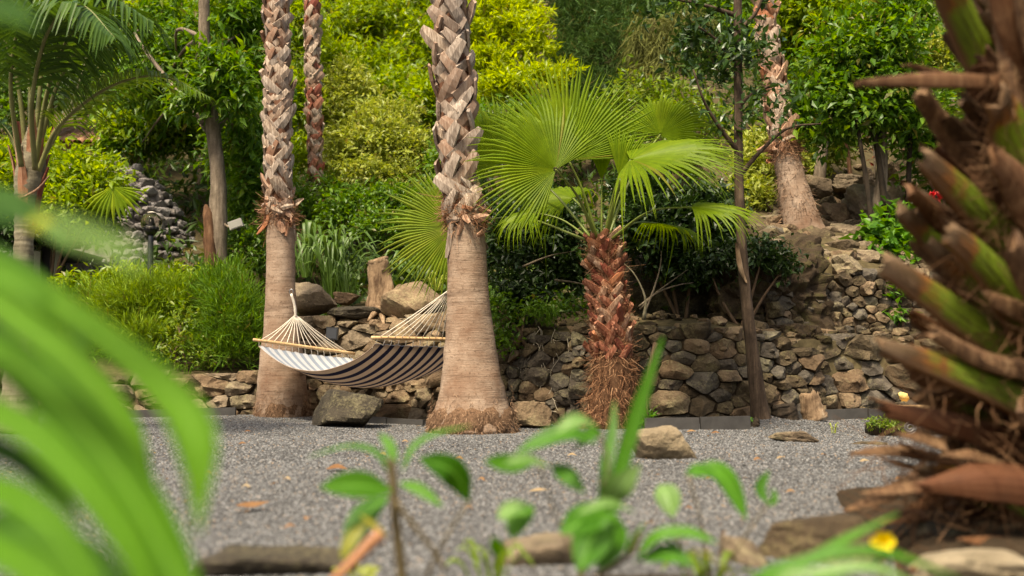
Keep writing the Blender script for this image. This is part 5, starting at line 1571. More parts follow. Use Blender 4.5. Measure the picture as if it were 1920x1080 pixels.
# ------------------------------------------------------------------ shrubs
bush('variegated_shrub', 'pale yellow variegated shrub in the gap between the hammock palms', 'shrub', [blob(700, 280, 15, 80, 60), blob(760, 300, 15, 55, 50), blob(650, 290, 15.2, 45, 50), blob(700, 340, 14.7, 80, 35), blob(720, 225, 15.4, 60, 40)], 950, 14, .085, .034, 'yellow', 71, rc=.075, lump=.3)
bush('variegated_shrub', 'pale green gold shrub touching the slender palm trunk', 'shrub', [blob(650, 180, 16, 50, 50), blob(610, 210, 15.6, 40, 50), blob(640, 235, 15.6, 60, 30)], 480, 14, .10, .035, 'yellow', 72, rc=.09)
bush('shrub', 'mid green bush between the yellow shrub and the spreading tree', 'shrub', [blob(745, 190, 18, 60, 45), blob(690, 210, 18, 40, 40), blob(800, 210, 17.5, 40, 60)], 420, 12, .13, .05, 'bright', 73, rc=.1)
bush('shrub', 'shaded green bush under the yellow variegated shrub', 'shrub', [blob(690, 390, 14, 70, 35), blob(640, 410, 13.7, 40, 40), blob(760, 390, 14, 60, 40), blob(610, 380, 14.6, 40, 50), blob(720, 430, 13.4, 60, 30)], 700, 12, .085, .035, 'mid', 74, rc=.07)
bush('shrub', 'bright leafy bush beside the grey stone hut, behind the feather palm', 'shrub', [blob(130, 340, 12.8, 70, 50), blob(190, 360, 12.6, 50, 45), blob(120, 400, 12.5, 70, 35), blob(60, 370, 12.8, 50, 60), blob(20, 330, 13, 50, 60)], 620, 12, .10, .042, 'bright', 75, rc=.08)
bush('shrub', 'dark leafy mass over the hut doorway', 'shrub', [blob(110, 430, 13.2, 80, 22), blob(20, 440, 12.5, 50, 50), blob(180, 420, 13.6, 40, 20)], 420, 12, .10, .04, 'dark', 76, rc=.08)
bush('feathery_shrub', 'bright feathery shrub in front of the garden lamp', 'shrub', [blob(270, 580, 11.3, 75, 65), blob(210, 590, 11.4, 60, 50), blob(320, 570, 11.3, 50, 50), blob(260, 640, 11.1, 80, 40)], 950, 16, .11, .009, 'feathery', 77, rc=.05, gravity=-.5, spread=.6, shell=.3)
bush('feathery_shrub', 'green feathery shrub next to the thinner hammock palm trunk', 'shrub', [blob(440, 600, 10.9, 55, 70), blob(420, 550, 11.1, 45, 45), blob(470, 640, 10.8, 34, 50), blob(430, 660, 10.8, 60, 40), blob(385, 560, 11.3, 30, 45)], 950, 16, .11, .009, 'feathery2', 78, rc=.05, gravity=-.5, spread=.6, shell=.3)
bush('feathery_shrub', 'smaller feathery shrub behind the broad strap leaves', 'shrub', [blob(140, 590, 11.6, 60, 45), blob(90, 640, 11.2, 60, 40), blob(180, 650, 11.2, 60, 40)], 520, 16, .11, .009, 'feathery2', 79, rc=.05, gravity=-.5, spread=.6, shell=.3)
bush('shrub', 'sparse yellowing bush with bare twigs between the two feathery shrubs', 'shrub', [blob(345, 620, 10.9, 35, 50), blob(360, 670, 10.75, 50, 32), blob(320, 660, 10.8, 30, 30)], 120, 10, .055, .028, 'mixed', 80, rc=.05, stems=7)
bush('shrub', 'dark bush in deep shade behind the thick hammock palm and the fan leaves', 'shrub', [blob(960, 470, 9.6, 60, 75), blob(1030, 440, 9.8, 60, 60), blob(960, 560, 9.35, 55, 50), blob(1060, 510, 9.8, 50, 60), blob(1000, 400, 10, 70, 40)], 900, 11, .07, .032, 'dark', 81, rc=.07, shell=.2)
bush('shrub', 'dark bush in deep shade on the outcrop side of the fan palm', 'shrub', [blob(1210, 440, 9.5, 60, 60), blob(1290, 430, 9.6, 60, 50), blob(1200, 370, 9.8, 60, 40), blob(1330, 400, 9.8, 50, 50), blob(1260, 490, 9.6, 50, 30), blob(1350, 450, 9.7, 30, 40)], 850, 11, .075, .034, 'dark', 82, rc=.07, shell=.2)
bush('shrub', 'tangled small leaved shrub behind the top fans of the fan palm', 'shrub', [blob(1190, 200, 14, 60, 50), blob(1260, 210, 14, 60, 50), blob(1220, 260, 13.5, 60, 40), blob(1320, 240, 13.6, 50, 50)], 380, 10, .085, .035, 'mixed', 83, rc=.10, shell=.2, stems=8)
bush('variegated_shrub', 'low yellow green shrub between the slim bare tree and the leaning palm', 'shrub', [blob(1425, 330, 12.6, 45, 50), blob(1410, 390, 12.2, 35, 45), blob(1430, 280, 12.8, 40, 30)], 420, 12, .08, .035, 'yellow', 84, rc=.07)
bush('variegated_shrub', 'low yellow green shrub on the far side of the leaning palm', 'shrub', [blob(1535, 290, 13.2, 42, 40), blob(1560, 275, 13.4, 30, 28), blob(1510, 320, 13, 30, 26)], 380, 12, .08, .035, 'yellow', 85, rc=.07)
bush('variegated_shrub', 'cream striped shrub glimpsed past the stubs of the cut palm', 'shrub', [blob(1735, 105, 13.5, 50, 30), blob(1770, 120, 13.5, 30, 30)], 200, 12, .12, .03, 'yellow', 86, rc=.06)
bush('flowering_shrub', 'large leaved green shrub with red blooms beside the mossy boulder', 'shrub', [blob(1650, 450, 10.8, 32, 35), blob(1690, 480, 10.6, 45, 35), blob(1720, 520, 10.4, 40, 30), blob(1680, 410, 11, 30, 22)], 90, 9, .13, .075, 'hib', 87, rc=.07, shell=.2)
bush('shrub', 'green broad leaved plant above the red leaved saplings', 'shrub', [blob(1740, 265, 11.6, 40, 26), blob(1775, 285, 11.6, 40, 30)], 60, 9, .16, .08, 'hib', 88, rc=.08)
bush('shrub', 'fresh green sprig growing out of the rubble retaining wall', 'shrub', [blob(1680, 560, 9.9, 14, 24), blob(1688, 590, 9.85, 14, 16)], 18, 7, .10, .035, 'hib', 89, rc=.04, stems=2)
bush('shrub', 'shaded undergrowth bush on top of the upper bank behind the cut palm', 'shrub', [blob(1800, 330, 12, 90, 90), blob(1860, 200, 13, 90, 90), blob(1800, 480, 11, 80, 60), blob(1990, 260, 12.5, 110, 120), blob(2010, 450, 11.2, 100, 80), blob(2160, 330, 12.5, 120, 130)], 900, 11, .11, .05, 'mid', 90, rc=.1)
bush('shrub', 'soft dark green bush behind the floodlight and the broadleaf trunk', 'shrub', [blob(465, 480, 13.2, 36, 55), blob(460, 410, 13.6, 40, 50), blob(560, 400, 14.2, 30, 50)], 620, 12, .07, .025, 'mid', 91, rc=.07)
bush('shrub', 'leafy ground bush on the terrace under the garden lamp', 'shrub', [blob(330, 535, 12.2, 60, 20), blob(240, 535, 12.3, 60, 20), blob(400, 540, 11.9, 40, 24), blob(150, 545, 12.2, 50, 18)], 380, 12, .09, .035, 'bright', 92, rc=.07)
bush('shrub', 'mixed greenery rising behind the grey stone hut', 'shrub', [blob(250, 250, 17, 60, 40), blob(330, 240, 17, 70, 50), blob(60, 290, 17, 50, 30)], 380, 12, .13, .05, 'bright', 93, rc=.1)
bush('shrub', 'low leafy growth on the slope between the yellow shrub and the conifer', 'shrub', [blob(880, 260, 15, 60, 60), blob(1000, 240, 15, 60, 50), blob(1100, 240, 15.5, 60, 40), blob(840, 330, 13.5, 40, 60)], 520, 12, .10, .04, 'mid', 94, rc=.09)
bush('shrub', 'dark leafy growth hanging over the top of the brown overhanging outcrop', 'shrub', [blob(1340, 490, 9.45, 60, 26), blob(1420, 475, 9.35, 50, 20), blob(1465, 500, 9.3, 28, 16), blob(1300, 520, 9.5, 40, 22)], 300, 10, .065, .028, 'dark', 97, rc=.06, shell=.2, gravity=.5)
bush('hanging_vine', 'small leaved creeper spilling over the netted wall', 'creeper', [blob(930, 590, 8.95, 25, 40), blob(945, 640, 8.9, 18, 20), blob(1000, 590, 9.05, 40, 16), blob(1060, 580, 9.0, 40, 14)], 160, 9, .05, .025, 'mid', 95, rc=.05, stems=3)
bush('fern', 'small bright fern at the foot of the shaggy fan palm', 'fern', [blob(1216, 792, 7.95, 10, 14)], 10, 8, .09, .018, 'hib', 96, rc=.01, stems=1)

# undergrowth on the slope (stuff)
rg = np.random.default_rng(77)
n = 42000
ux = rg.uniform(-15, 17, n); s_ = rg.uniform(1.3, 21, n); ux *= (s_ + 8) / 24
uy = yw(ux) + s_
keep = ~((ux > 2.6) & (s_ < 5.0)) & ~((ux > -2.4) & (ux < -.8) & (s_ < 1.4))
ux, uy = ux[keep], uy[keep]; n = len(ux)
pos = np.stack([ux, uy, terrain(ux, uy) + rg.random(n) ** 2 * .55], axis=1)
v, f = leaf_arrays(pos, rg.normal(size=(n, 3)) + np.array((0, 0, .5)), rg.normal(size=(n, 3)) * .6 + np.array((0, -.4, 1)), rg.uniform(.10, .32, n), rg.uniform(.04, .11, n))
LM['under'] = leaf_mat('undergrowth_leaf', (.02, .05, .007), (.05, .10, .011), (.11, .17, .02), .35, .42, 1.4, dry=True)  # darkened leaf; shadow gaps behind the trees are put into its colour
o = mesh('undergrowth', v, f, LM['under'], None, (0, 12, 2), smooth=False); tag(o, kind='stuff')

# ------------------------------------------------------------------ strap leaved clumps
def clump(name, label, px, Y, n, hpx, wpx, seed, mat='blade', w=.045, arch=.5, cat='plant', leafname='leaf', base_r=.12):
    rng = random.Random(seed)
    b = W(*px, Y)
    t = thing(name, label, cat, b)
    for i in range(n):
        a = rng.uniform(0, 2 * math.pi); H = PX(hpx, Y) * rng.uniform(.55, 1.05); R_ = PX(wpx, Y) * rng.uniform(.25, 1.0)
        o_ = Vector((math.cos(a), math.sin(a) * .7, 0))
        p0 = b + o_ * rng.uniform(0, base_r)
        p1 = p0 + o_ * R_ * .35 + Vector((0, 0, H * .65)); p2 = p0 + o_ * R_ * .8 + Vector((0, 0, H * rng.uniform(.85, 1))); p3 = p0 + o_ * R_ * 1.15 + Vector((0, 0, H * (1 - arch * rng.uniform(.2, 1))))
        ww = w * rng.uniform(.7, 1.2)
        v, f = strip([p0, p1, p2, p3], [ww * .35, ww * .6, ww, ww * .9, ww * .05], Vector((0, 0, 1)) - o_ * .3 + Vector((rng.uniform(-.4, .4), -.3, 0)), fold=.15, n=8)
        mesh(leafname, v, f, LM[mat], t)
    return t
clump('strap_leaf_clump', 'big clump of dark strap leaves between the thinner palm and the tree stump', (622, 560), 11.7, 70, 135, 90, 1)
clump('strap_leaf_clump', 'low strap leaf clump right of the weathered tree stump', (780, 545), 12.0, 40, 75, 75, 2)
clump('strap_leaf_clump', 'dense grassy leaf clump with pale upright stalks left of the stump', (650, 560), 11.3, 44, 80, 34, 3, w=.022)
clump('strap_leaf_clump', 'strap leaf clump half hidden by the thinner palm collar', (575, 520), 12.6, 40, 110, 75, 4)
clump('grass_tuft', 'thin spiky green tuft growing at the base of the leaning palm', (1510, 505), 10.6, 46, 44, 46, 5, 'feathery2', .010, .5, 'grass tuft', 'blade', .05)
clump('grass_tuft', 'yellowed grass tuft on the lip of the rubble retaining wall', (1560, 512), 10.35, 26, 30, 30, 6, 'yellow', .010, .7, 'grass tuft', 'blade', .05)
clump('grass_tuft', 'drooping yellow tuft near the outcrop on the retaining wall', (1480, 515), 10.3, 26, 26, 30, 7, 'yellow', .009, .8, 'grass tuft', 'blade', .05)
clump('spider_plant', 'thin arching spider plant on top of the netted wall', (1025, 612), 8.9, 36, 46, 48, 8, 'feathery2', .009, .9, 'plant', 'blade', .05)
clump('grass_tuft', 'pale silvery grass tuft behind the leaning tan slab', (818, 545), 11.0, 26, 40, 36, 9, 'yellow', .014, .8, 'grass tuft', 'blade', .05)
clump('grass_tuft', 'small grass tuft on the stacked flat stone wall', (353, 708), 10.6, 16, 34, 20, 10, 'feathery2', .010, .6, 'grass tuft', 'blade', .03)

clump('weed', 'tiny yellow green weed sprouting beside the rotten stub', (1404, 800), 7.9, 9, 22, 14, 21, 'hib', .014, .5, 'weed', 'blade', .02)
clump('weed', 'tiny weed standing alone on the gravel near the mossy log', (1562, 812), 7.6, 6, 22, 8, 22, 'yellow', .010, .4, 'weed', 'blade', .02)
clump('weed', 'low olive weeds beside the brown edging rock in front of the bushy sprout', (925, 1090), 2.1, 14, 70, 60, 23, 'mixed', .016, .6, 'weed', 'blade', .06)
clump('weed', 'low weeds at the near rim between the drooping seedling and the bushy sprout', (1330, 1095), 2.05, 16, 60, 70, 24, 'mixed', .016, .6, 'weed', 'blade', .06)
clump('weed', 'yellowing weeds beside the dark stem of the upright seedling', (690, 1100), 2.0, 10, 50, 50, 25, 'yellow', .012, .6, 'weed', 'blade', .06)

# philodendron leaf beside the hut: one big divided leaf
ph = thing('split_leaf_plant', 'big drooping split leaf hanging beside the grey hut wall', 'plant', W(205, 345, 12.9))
Hb = W(212, 350, 12.2)
b = fan_blade(Hb, (.3, -.2, -1), (.2, -1, .3), PX(75, 12.2), R(150), 15, 4, droop=.1, cup=.1, tip_droop=.2)
b.build('leaf', LM['bright'], ph, Hb, smooth=False)
v, f = tube(spline([W(180, 372, 12.6), W(198, 340, 12.4), Hb], 8), [.012, .009, .007], 5); mesh('petiole', v, f, M['petiole'], ph)

# ------------------------------------------------------------------ grey lava stone hut
YH = 15.0
hut = thing('stone_hut', 'round grey lava stone hut with a sloping boulder side and dark doorway', 'hut', W(200, 560, YH + .8))
c0 = W(188, 575, YH + 1.2)
Rb = PX(225, YH); Ht = PX(290, YH)
prof = [(1.0, -.1), (.97, .15), (.86, .42), (.70, .66), (.48, .88), (.2, 1.02)]
vs, fs = [], []
m = 36
for (r, z) in prof:
    for i in range(m):
        a = 2 * math.pi * i / m
        vs.append((c0.x + math.cos(a) * Rb * r * .96, c0.y + math.sin(a) * Rb * r * .75, c0.z + z * Ht))
for k in range(len(prof) - 1):
    for i in range(m): fs.append((k * m + i, k * m + (i + 1) % m, (k + 1) * m + (i + 1) % m, (k + 1) * m + i))
mesh('hut_body', vs, fs, M['lava'], hut)
rng = random.Random(12)
for row in range(17):
    t = row / 16
    z = -.05 + t * 1.0
    r = float(np.interp(z, [p[1] for p in prof], [p[0] for p in prof]))
    nn_ = max(6, int(34 * r))
    for i in range(nn_):
        a = math.pi + math.pi * (i + .5 * (row % 2) + rng.uniform(-.2, .2)) / nn_
        p = np.array((c0.x + math.cos(a) * Rb * r, c0.y + math.sin(a) * Rb * r * .78, c0.z + z * Ht))
        q = (p[0], p[1], p[2])
        if -6.95 < p[0] < -6.2 and z < .45: continue
        s = rng.uniform(.8, 1.25)
        p[2] += rng.uniform(-.05, .05)
        v, f = rock((.125 * s * rng.uniform(.7, 1.3), .10, .085 * s * rng.uniform(.7, 1.3)), 600 + row * 40 + i, 3, planes=9, rough=.10)
        v = roty(v, rng.uniform(-.4, .4))
        mesh('stone', rotz(v, a - 1.5 * math.pi) + p, f, M['lava'], hut)
# doorway
d0, d1 = W(58, 555, 13.6), W(118, 462, 13.6)
def boxv(x0, x1, y0, y1, z0, z1):
    return [(x0, y0, z0), (x1, y0, z0), (x1, y1, z0), (x0, y1, z0), (x0, y0, z1), (x1, y0, z1), (x1, y1, z1), (x0, y1, z1)]
BF = [(0, 3, 2, 1), (4, 5, 6, 7), (0, 1, 5, 4), (1, 2, 6, 5), (2, 3, 7, 6), (3, 0, 4, 7)]
M['doorwood'] = plain_mat('weathered_door', (.25, .26, .19), .7, .25, 5)
M['black'] = plain_mat('doorway_dark', (.006, .006, .006), .8, .1)
yd = 13.6
mesh('door_dark_block', boxv(d0.x, d1.x, yd, yd + 1.5, d0.z - .6, d1.z), BF, M['black'], hut, smooth=False)  # solid black box; the doorway's inner darkness is put into colour
for k in (0, 2):
    x0 = d0.x + (d1.x - d0.x) * (k * .32 + .02); x1 = x0 + (d1.x - d0.x) * .30
    mesh('door_leaf', boxv(x0, x1, yd - .05, yd - .004, d0.z - .6, d1.z - .06), BF, M['doorwood'], hut, smooth=False)
mesh('lintel', boxv(d0.x - .12, d1.x + .12, yd - .12, yd + .3, d1.z + .002, d1.z + .14), BF, M['darkbark'], hut, smooth=False)
stone_wall('stone_wall', 'dark grey block wall at the foot of the lava stone hut', [(-6.55, 13.7), (-5.3, 13.5), (-4.6, 13.6)], lambda u: .95, 1.0, .08, .17, 31, M['lava'], aspect=1.9, batter=.1)

# terracotta roofed house glimpsed behind the feather palm
YB = 19.0
hs = thing('tiled_house', 'terracotta tiled house roof glimpsed between the feather palm fronds', 'house', W(110, 330, YB))
M['terra'] = plain_mat('terracotta', (.40, .22, .13), .8, .3, 10)
M['render'] = plain_mat('ochre_render', (.55, .40, .24), .9, .15, 6)
w0, w1 = W(-40, 300, YB), W(215, 262, YB)
mesh('wall', boxv(w0.x, w1.x - .1, YB, YB + 2.6, w0.z - 1.6, w1.z), BF, M['render'], hs, smooth=False)
e0 = W(-50, 268, YB - .25); n_c, n_r = 19, 5
th = np.linspace(0, math.pi, 6)
tv = []
for yy_ in (0, 1.0):
    for a in th: tv.append((math.cos(a) * .095, yy_ * .42, math.sin(a) * .07))
tf = [(k, k + 1, 7 + k, 6 + k) for k in range(5)]
tile_me = raw_mesh('roof_tile', tv, tf, M['terra'])
rng = random.Random(2)
rf = mesh('roof', [(e0.x - .1, e0.y, e0.z - .03), (w1.x + .1, e0.y, e0.z - .03), (w1.x + .1, e0.y + 1.75, e0.z + .80), (e0.x - .1, e0.y + 1.75, e0.z + .80)], [(0, 1, 2, 3)], M['terra'], hs, smooth=False)
pitch = Matrix.Rotation(math.atan2(.83, 1.75), 4, 'X')
for j in range(n_r):
    for i in range(14):
        p = Vector((e0.x + .15 + i * .185 + rng.uniform(-.01, .01), e0.y + j * .36, e0.z + j * .171))
        tl = bpy.data.objects.new('roof_tile', tile_me); COL.objects.link(tl); tl.parent = rf
        tl.matrix_local = Matrix.Translation(p - WL[rf.name]) @ pitch @ Matrix.Rotation(rng.uniform(-.04, .04), 4, 'Z')

# ------------------------------------------------------------------ lamps
YG = 11.9
lp = thing('garden_lamp', 'black garden lamp post with a clear glass globe beside the grey hut', 'lamp', W(281, 560, YG))
M['blackmetal'] = plain_mat('black_metal', (.015, .015, .016), .4, .2, 20, .5)
v, f = tube(spline([W(281, 570, YG), W(282, 500, YG), W(283, 434, YG)], 8), [.04, .035, .032], 12); mesh('post', v, f, M['blackmetal'], lp)
v, f = tube([W(283, 440, YG), W(283, 432, YG), W(283, 426, YG), W(283, 422, YG)], [.05, .085, .085, .05], 14); mesh('lamp_collar', v, f, M['blackmetal'], lp)
gk = N('smoked_glass'); gk.bsdf.inputs['Base Color'].default_value = (.92, .84, .74, 1); gk.bsdf.inputs['Transmission Weight'].default_value = 1.0
gk.bsdf.inputs['Roughness'].default_value = .05; gk.bsdf.inputs['IOR'].default_value = 1.15
v, f = ico(4); gc = W(284, 418, YG)
mesh('globe', v * .125 + np.array(gc), f, gk.m, lp)
v, f = tube([gc + Vector((0, 0, .122)), gc + Vector((0, 0, .128)), gc + Vector((0, 0, .135))], [.055, .05, .02], 14); mesh('lamp_cap', v, f, M['rope'], lp)
v, f = tube([gc + Vector((0, 0, -.10)), gc + Vector((0, 0, -.02)), gc + Vector((0, 0, .05))], [.02, .032, .022], 10); mesh('bulb', v, f, plain_mat('bulb_glass', (.85, .8, .7), .3, .05), lp)

def floodlight(label, px, Y, hw, hh, tilt, body, glass):
    c = W(*px, Y); a, b = PX(hw, Y), PX(hh, Y)
    t = thing('floodlight', label, 'floodlight', c)
    def bx(name, x0, x1, y0, y1, z0, z1, m):
        v = np.array(boxv(x0, x1, y0, y1, z0, z1)); v = roty(v, tilt) + np.array(c)
        return mesh(name, v, BF, m, t, smooth=False)
    bx('housing', -a, a, 0, .06, -b, b, body); bx('lamp_glass', -a * .84, a * .84, -.006, -.001, -b * .8, b * .8, glass)
    bx('bracket', -a * .2, a * .2, .062, .12, -b * 1.5, b * .3, M['blackmetal'])
    return t
fl_ = floodlight('pale square floodlight on a bracket on the broadleaf trunk', (441, 420), 12.6, 13, 8, -.35, plain_mat('pale_metal', (.30, .28, .25), .5, .1), plain_mat('frosted_glass', (.27, .26, .23), .4, .1))
v, f = tube(spline([W(441, 426, 12.7), W(428, 425, 12.74), W(412, 414, 12.78)], 8), [.018] * 3, 6); mesh('arm', v, f, M['greybark'], fl_)
floodlight('small black square floodlight on the stones behind the hammock', (622, 625), 10.16, 11, 12, .05, M['blackmetal'], plain_mat('dark_glass', (.045, .048, .055), .25, .1))

# ------------------------------------------------------------------ stumps and logs
def stump(label, rows, Y, seed, mat, name='tree_stump', cat='tree stump', sides=16, wob=.3):
    base = W(rows[0][0], rows[0][1], Y)
    t = thing(name, label, cat, base)
    P = [W(a, b, Y) for a, b, c in rows]; rr = [PX(c, Y) for a, b, c in rows]
    n = 14
    v, f = tube(spline(P, n), np.interp(np.linspace(0, 1, n), np.linspace(0, 1, len(rr)), rr), sides, wob=wob, seed=seed, freq=4)
    top = v[-sides:]
    rng = random.Random(seed)
    v[-sides:, 2] += np.array([rng.uniform(-.03, .03) for _ in range(sides)])
    mesh('wood', v, f, M[mat], t, base)
    return t, P, rr
t, P, rr = stump('tall weathered tree stump standing on the stone terrace behind the hammock', [(716, 592, 34), (714, 565, 25), (712, 530, 21), (709, 495, 21), (708, 488, 20)], 10.9, 5, 'stump')
v, f = strip([W(724, 585, 10.62), W(728, 545, 10.64), W(722, 505, 10.68)], [.10, .13, .08], (0, -1, 0), fold=-.1, n=6, thick=.04); mesh('bark_slab', v, f, M['stump'], t)
v, f = strip([W(735, 592, 10.66), W(736, 570, 10.66), W(733, 545, 10.70)], [.06, .08, .04], (0, -1, 0), fold=-.1, n=6, thick=.03); mesh('red_heartwood', v, f, M['redwood'], t)
for i, (a, b, c) in enumerate([(690, 602, 10.5), (745, 600, 10.5), (720, 612, 10.4)]):
    v, f = tube(spline([W(714, 580, 10.8), W((714 + a) / 2, (580 + b) / 2 - 4, 10.65), W(a, b, c)], 8), [.06, .035, .012], 7, wob=.2, seed=i); mesh('root', v, f, M['stump'], t)
stump('short dark log end standing beside the slim bare tree', [(1474, 792, 24), (1471, 775, 24), (1468, 758, 21)], 8.35, 7, 'darkbark', 'log', 'log', wob=.2)
stump('split reddish log propped next to the short dark log', [(1530, 788, 24), (1522, 765, 21), (1516, 738, 17)], 8.5, 8, 'stump', 'log', 'log', wob=.16)
stump('small rotten stub poking from the gravel at the foot of the slim bare tree', [(1410, 806, 12), (1416, 795, 9), (1420, 785, 4)], 7.95, 9, 'darkbark', 'log', 'log', wob=.5)

# mossy log with an iron scroll, plank, pale yellow lump beside the cut palm
t, P, rr = stump('mossy dark log lying on the gravel near the cut palm', [(1628, 806, 16), (1660, 808, 24), (1700, 812, 22), (1752, 812, 20), (1790, 816, 14)], 7.7, 15, 'darkbark', 'fallen_log', 'log', 14, .45)
v, f = foliage([blob(1650, 795, 7.6, 22, 10), blob(1680, 800, 7.55, 22, 10)], 50, 8, .03, .012, 5, rc=.02); mesh('moss', v, f, LM['mixed'], t, smooth=False)
sc_ = thing('iron_scroll', 'small pale spiral scroll of iron leaning on the mossy log', 'ornament', W(1708, 815, 7.5))
P = []
for i in range(40):
    a = i / 39 * 2.3 * 2 * math.pi; r = 2.5 + 10.5 * i / 39
    P.append(W(1706 + r * math.cos(a), 802 + r * .9 * math.sin(a), 7.47))
v, f = tube(P, [.008] * 40, 6, ref=(0, 1, 0)); mesh('spiral', v, f, plain_mat('weathered_iron', (.20, .19, .18), .5, .3, 30, .5, .3), sc_)
v, f = tube(spline([P[-1], W(1732, 800, 7.47), W(1748, 806, 7.47)], 8), [.008] * 3, 6); mesh('scroll_tail', v, f, M['blackmetal'], sc_)
pl = tag(mesh('plank', np.array(boxv(*sorted((W(1688, 770, 8.3).x, W(1785, 770, 8.3).x)), 8.2, 8.4, W(0, 778, 8.3).z, W(0, 760, 8.3).z)), BF, M['barwood'], smooth=False), 'pale sawn plank lying behind the stubs of the cut palm', 'plank')
v, f = rock((.05, .05, .055), 801, 3, rough=.15); c = W(1694, 744, 8.4)
tag(mesh('mushroom', v + np.array(c), f, plain_mat('pale_yellow_fungus', (.62, .45, .16), .7, .35, 40), None, c), 'pale yellow lump of fungus on the mossy boulder wall', 'mushroom')
v, f = rock((.10, .06, .025), 802, 3); c = W(1510, 808, 7.0)

# ------------------------------------------------------------------ netting and bare roots over the walls
M['netwire'] = plain_mat('pale_root_wire', (.52, .45, .34), .8, .3, 40)
def netting(label, x0, x1, z0, z1, cell, seed, yoff, drop=.12, bat=.2):
    rng = random.Random(seed); mb = MB()
    t = thing('wire_netting', label, 'wire netting', ((x0 + x1) / 2, float(yw((x0 + x1) / 2)) - yoff, z0))
    nx, nz = int((x1 - x0) / cell), int((z1 - z0) / (cell * .9))
    J = {}
    def pt(i, j):
        if (i, j) not in J:
            x = x0 + (i + .5 * (j % 2)) * cell + rng.uniform(-.25, .25) * cell; z = z0 + j * cell * .9 + rng.uniform(-.22, .22) * cell
            J[(i, j)] = np.array((x, float(yw(x)) - yoff + bat * z + rng.uniform(-.02, .02), z))
        return J[(i, j)]
    for j in range(nz):
        for i in range(nx):
            for (a, b) in (((i, j), (i, j + 1)), ((i, j), (i - 1 + 2 * (j % 2 == 1), j + 1)), ((i, j), (i + 1, j))):
                if rng.random() < .66: continue
                p, q = pt(*a), pt(*b)
                m = (p + q) / 2 + np.array((rng.uniform(-.02, .02), rng.uniform(-.02, .02), rng.uniform(-.03, .01)))
                v, f = tube(spline([p, m, q], 5), [.0019] * 5, 4, cap=False); mb.add(v, f)
    o = mb.build('wire', M['netwire'], t); o['kind'] = 'stuff'
    mb = MB()
    for k in range(14):
        x = rng.uniform(x0, x1); z = z1 - rng.uniform(0, .15)
        P = []
        for s in range(7):
            P.append(np.array((x, float(yw(x)) - yoff - .01 + bat * z, z))); x += rng.uniform(-.05, .05); z -= rng.uniform(.02, .13)
        P = [p for p in P if p[2] > .01]
        if len(P) > 2:
            v, f = tube(spline(P, 16), [.0026, .0015], 4, cap=False); mb.add(v, f)
    o = mb.build('hanging_root', M['netwire'], t); o['kind'] = 'stuff'
netting('torn pale wire netting draped on the shaded rubble wall left of the shaggy palm', -.32, .55, .04, .88, .10, 3, .15)
netting('torn pale wire netting at the foot of the rubble wall under the hammock', -1.35, -.6, .03, .62, .10, 4, .12, bat=.42)

# dry branches in the shaded bush
db = thing('dead_branches', 'bare dry branches fanning out of the dark bush beside the shaggy palm', 'dead branches', W(1207, 600, 8.95))
for i, pp in enumerate([[(1207, 600), (1210, 560), (1190, 515), (1165, 490)], [(1207, 590), (1225, 545), (1238, 500), (1240, 470)], [(1200, 580), (1230, 550), (1270, 535), (1300, 530)], [(1198, 575), (1235, 545), (1290, 505)], [(1040, 525), (1080, 530), (1120, 540)], [(980, 500), (1030, 480), (1080, 470)]]):
    Y = 9.0 if i < 4 else 8.95
    v, f = tube(spline([W(a, b, Y) for a, b in pp], 12), [.02 if i == 0 else .011, .008, .003], 5, wob=.1, seed=i); mesh('branch', v, f, M['greybark'] if i else M['ringbark'], db)

# red blooms and red young leaves
M['red'] = leaf_mat('red_petal', (.42, .02, .015), (.52, .03, .02), (.62, .06, .03), .3, .5, 1.1)
fw = thing('red_flower', 'red bloom beside the cut palm, above the mossy boulder', 'flower', W(1752, 372, 10.6))
v, f = foliage([blob(1752, 370, 10.6, 7, 7)], 8, 5, .06, .05, 3, rc=.01); mesh('petals', v, f, M['red'], fw, smooth=False)
v, f = tube([W(1752, 374, 10.62), W(1748, 400, 10.65), W(1735, 430, 10.7)], [.008] * 3, 5); mesh('stem', v, f, M['sprout_stem'], fw)
M['rustleaf'] = leaf_mat('rust_leaf', (.18, .03, .015), (.26, .06, .02), (.30, .12, .03), .3, .5, 1.1)
rl = thing('red_leaved_plant', 'low plant with rusty red leaves behind the thin sapling stems', 'plant', W(1640, 320, 12.6))
v, f = foliage([blob(1630, 262, 12.8, 16, 10), blob(1642, 290, 12.7, 16, 12), blob(1705, 290, 12.9, 12, 8)], 10, 4, .09, .04, 4, rc=.05); mesh('leaves', v, f, M['rustleaf'], rl, smooth=False)
v, f = tube([W(1636, 262, 12.8), W(1640, 300, 12.7), W(1640, 335, 12.6)], [.008, .012, .015], 5); mesh('stem', v, f, M['greybark'], rl)

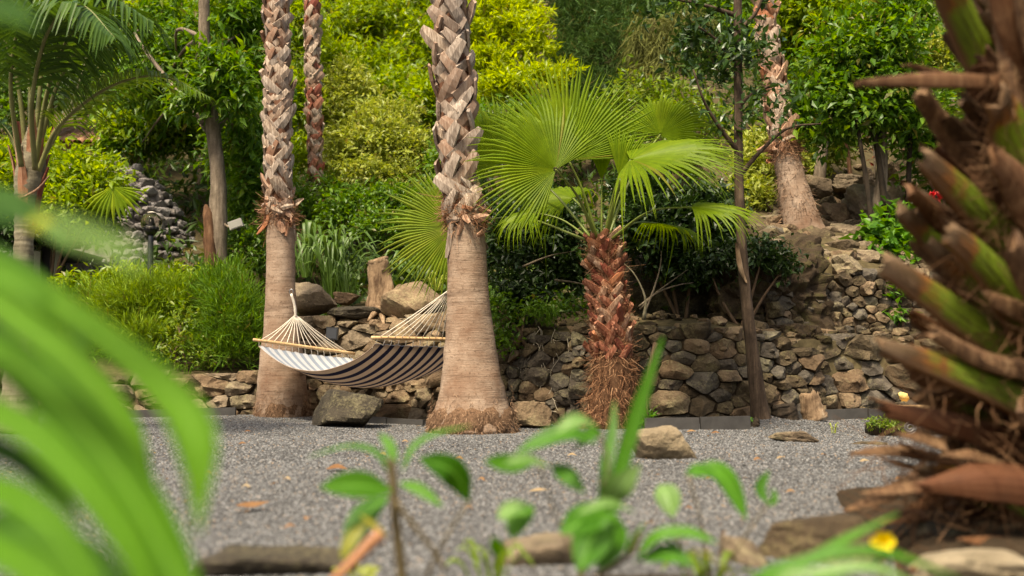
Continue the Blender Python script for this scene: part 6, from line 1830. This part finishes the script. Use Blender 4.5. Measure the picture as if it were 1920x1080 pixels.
# ------------------------------------------------------------------ fallen leaves on the gravel
M['fallen'] = leaf_mat('fallen_leaf', (.17, .075, .03), (.27, .16, .075), (.36, .29, .17), .2, .7, 1.1, spec=.15, per_object=True)
def fallen(px, size, seed, label=None, group='dry leaves scattered on the gravel', curl=.3, mat='fallen', Yfix=None):
    rng = random.Random(seed)
    # where the pixel's ray meets the yard
    lo, hi = 1.5, 12.0
    for _ in range(40):
        Y = (lo + hi) / 2; p = W(*px, Y)
        if p.z > gz(p.x, Y): lo = Y
        else: hi = Y
    p = W(*px, Y); p.z = gz(p.x, Y) + .010
    a = rng.uniform(0, 6.28); L = PX(size, Y)
    d = Vector((math.cos(a), math.sin(a) * .9, 0)) if rng.random() < .4 else Vector((1, rng.uniform(-.4, .4), 0)).normalized()
    w = L * rng.uniform(.35, .55)
    pts = [p - d * L * .5 + Vector((0, 0, .3 * curl * L)), p + Vector((0, 0, .01)), p + d * L * .5 + Vector((0, 0, curl * L * rng.uniform(.2, .8)))]
    v, f = strip(pts, [w * .15, w * .9, w, w * .6, w * .05], (rng.uniform(-.2, .2), -.35, 1), fold=.25, n=7)
    o = mesh('fallen_leaf', v, f, M[mat], None, p)
    return tag(o, label or 'small dry orange leaf lying on the grey gravel', 'leaf', group if not label else None)
fallen((474, 962), 60, 1, 'large curled brown leaf lying on the gravel near the broad strap leaves', curl=.5)
fallen((1010, 930), 36, 2, 'curled rust leaf on the gravel behind the bushy sprout')
fallen((632, 886), 40, 3, 'long pale yellow leaf on the gravel above the upright seedling', curl=.1)
fallen((578, 982), 34, 4, 'brown leaf on the gravel halfway between the large curled leaf and the seedling')
rng = random.Random(6)
spots = [(512, 856), (458, 918), (395, 893), (580, 890), (465, 812), (452, 838), (432, 852), (540, 905), (1070, 858), (1165, 930), (1300, 812), (1345, 818), (1385, 815), (1540, 858), (1465, 862), (1655, 848), (1620, 870), (1690, 905), (1600, 905), (860, 868), (905, 905), (930, 918), (760, 835), (715, 860), (690, 850), (1060, 905), (1330, 905), (1560, 790), (1425, 868), (620, 930), (1180, 905), (1290, 960), (1480, 930), (770, 965), (545, 1000), (880, 960), (1025, 955), (1380, 925)]
for i, s in enumerate(q for k, q in enumerate(spots) if k % 3):
    fallen((s[0] + rng.uniform(-4, 4), s[1] + rng.uniform(-3, 3)), rng.uniform(11, 19) * (1 + max(0, s[1] - 880) / 300), 50 + i, curl=rng.uniform(.05, .4))

# small litter: bits of leaf and bark caught along the walls and over the gravel (stuff)
rg = np.random.default_rng(31)
n = 1500
lx = rg.uniform(-5, 4.2, n); edge = rg.random(n) < .6
ly = np.where(edge, yw(lx) - .12 - rg.random(n) ** 2 * 1.3, rg.uniform(2.6, 9, n))
lp2 = np.stack([lx, ly, gravel_z(lx, ly) + .012], axis=1)
v, f = leaf_arrays(lp2, rg.normal(size=(n, 3)) * np.array((1, 1, .15)), rg.normal(size=(n, 3)) * .25 + np.array((0, 0, 1)), rg.uniform(.012, .035, n), rg.uniform(.005, .014, n))
M['litter'] = leaf_mat('leaf_litter', (.06, .03, .014), (.16, .09, .04), (.30, .22, .11), .1, .8, 1.0, spec=.1)
o = mesh('leaf_litter', v, f, M['litter'], None, (0, 6, 0), smooth=False); tag(o, kind='stuff')
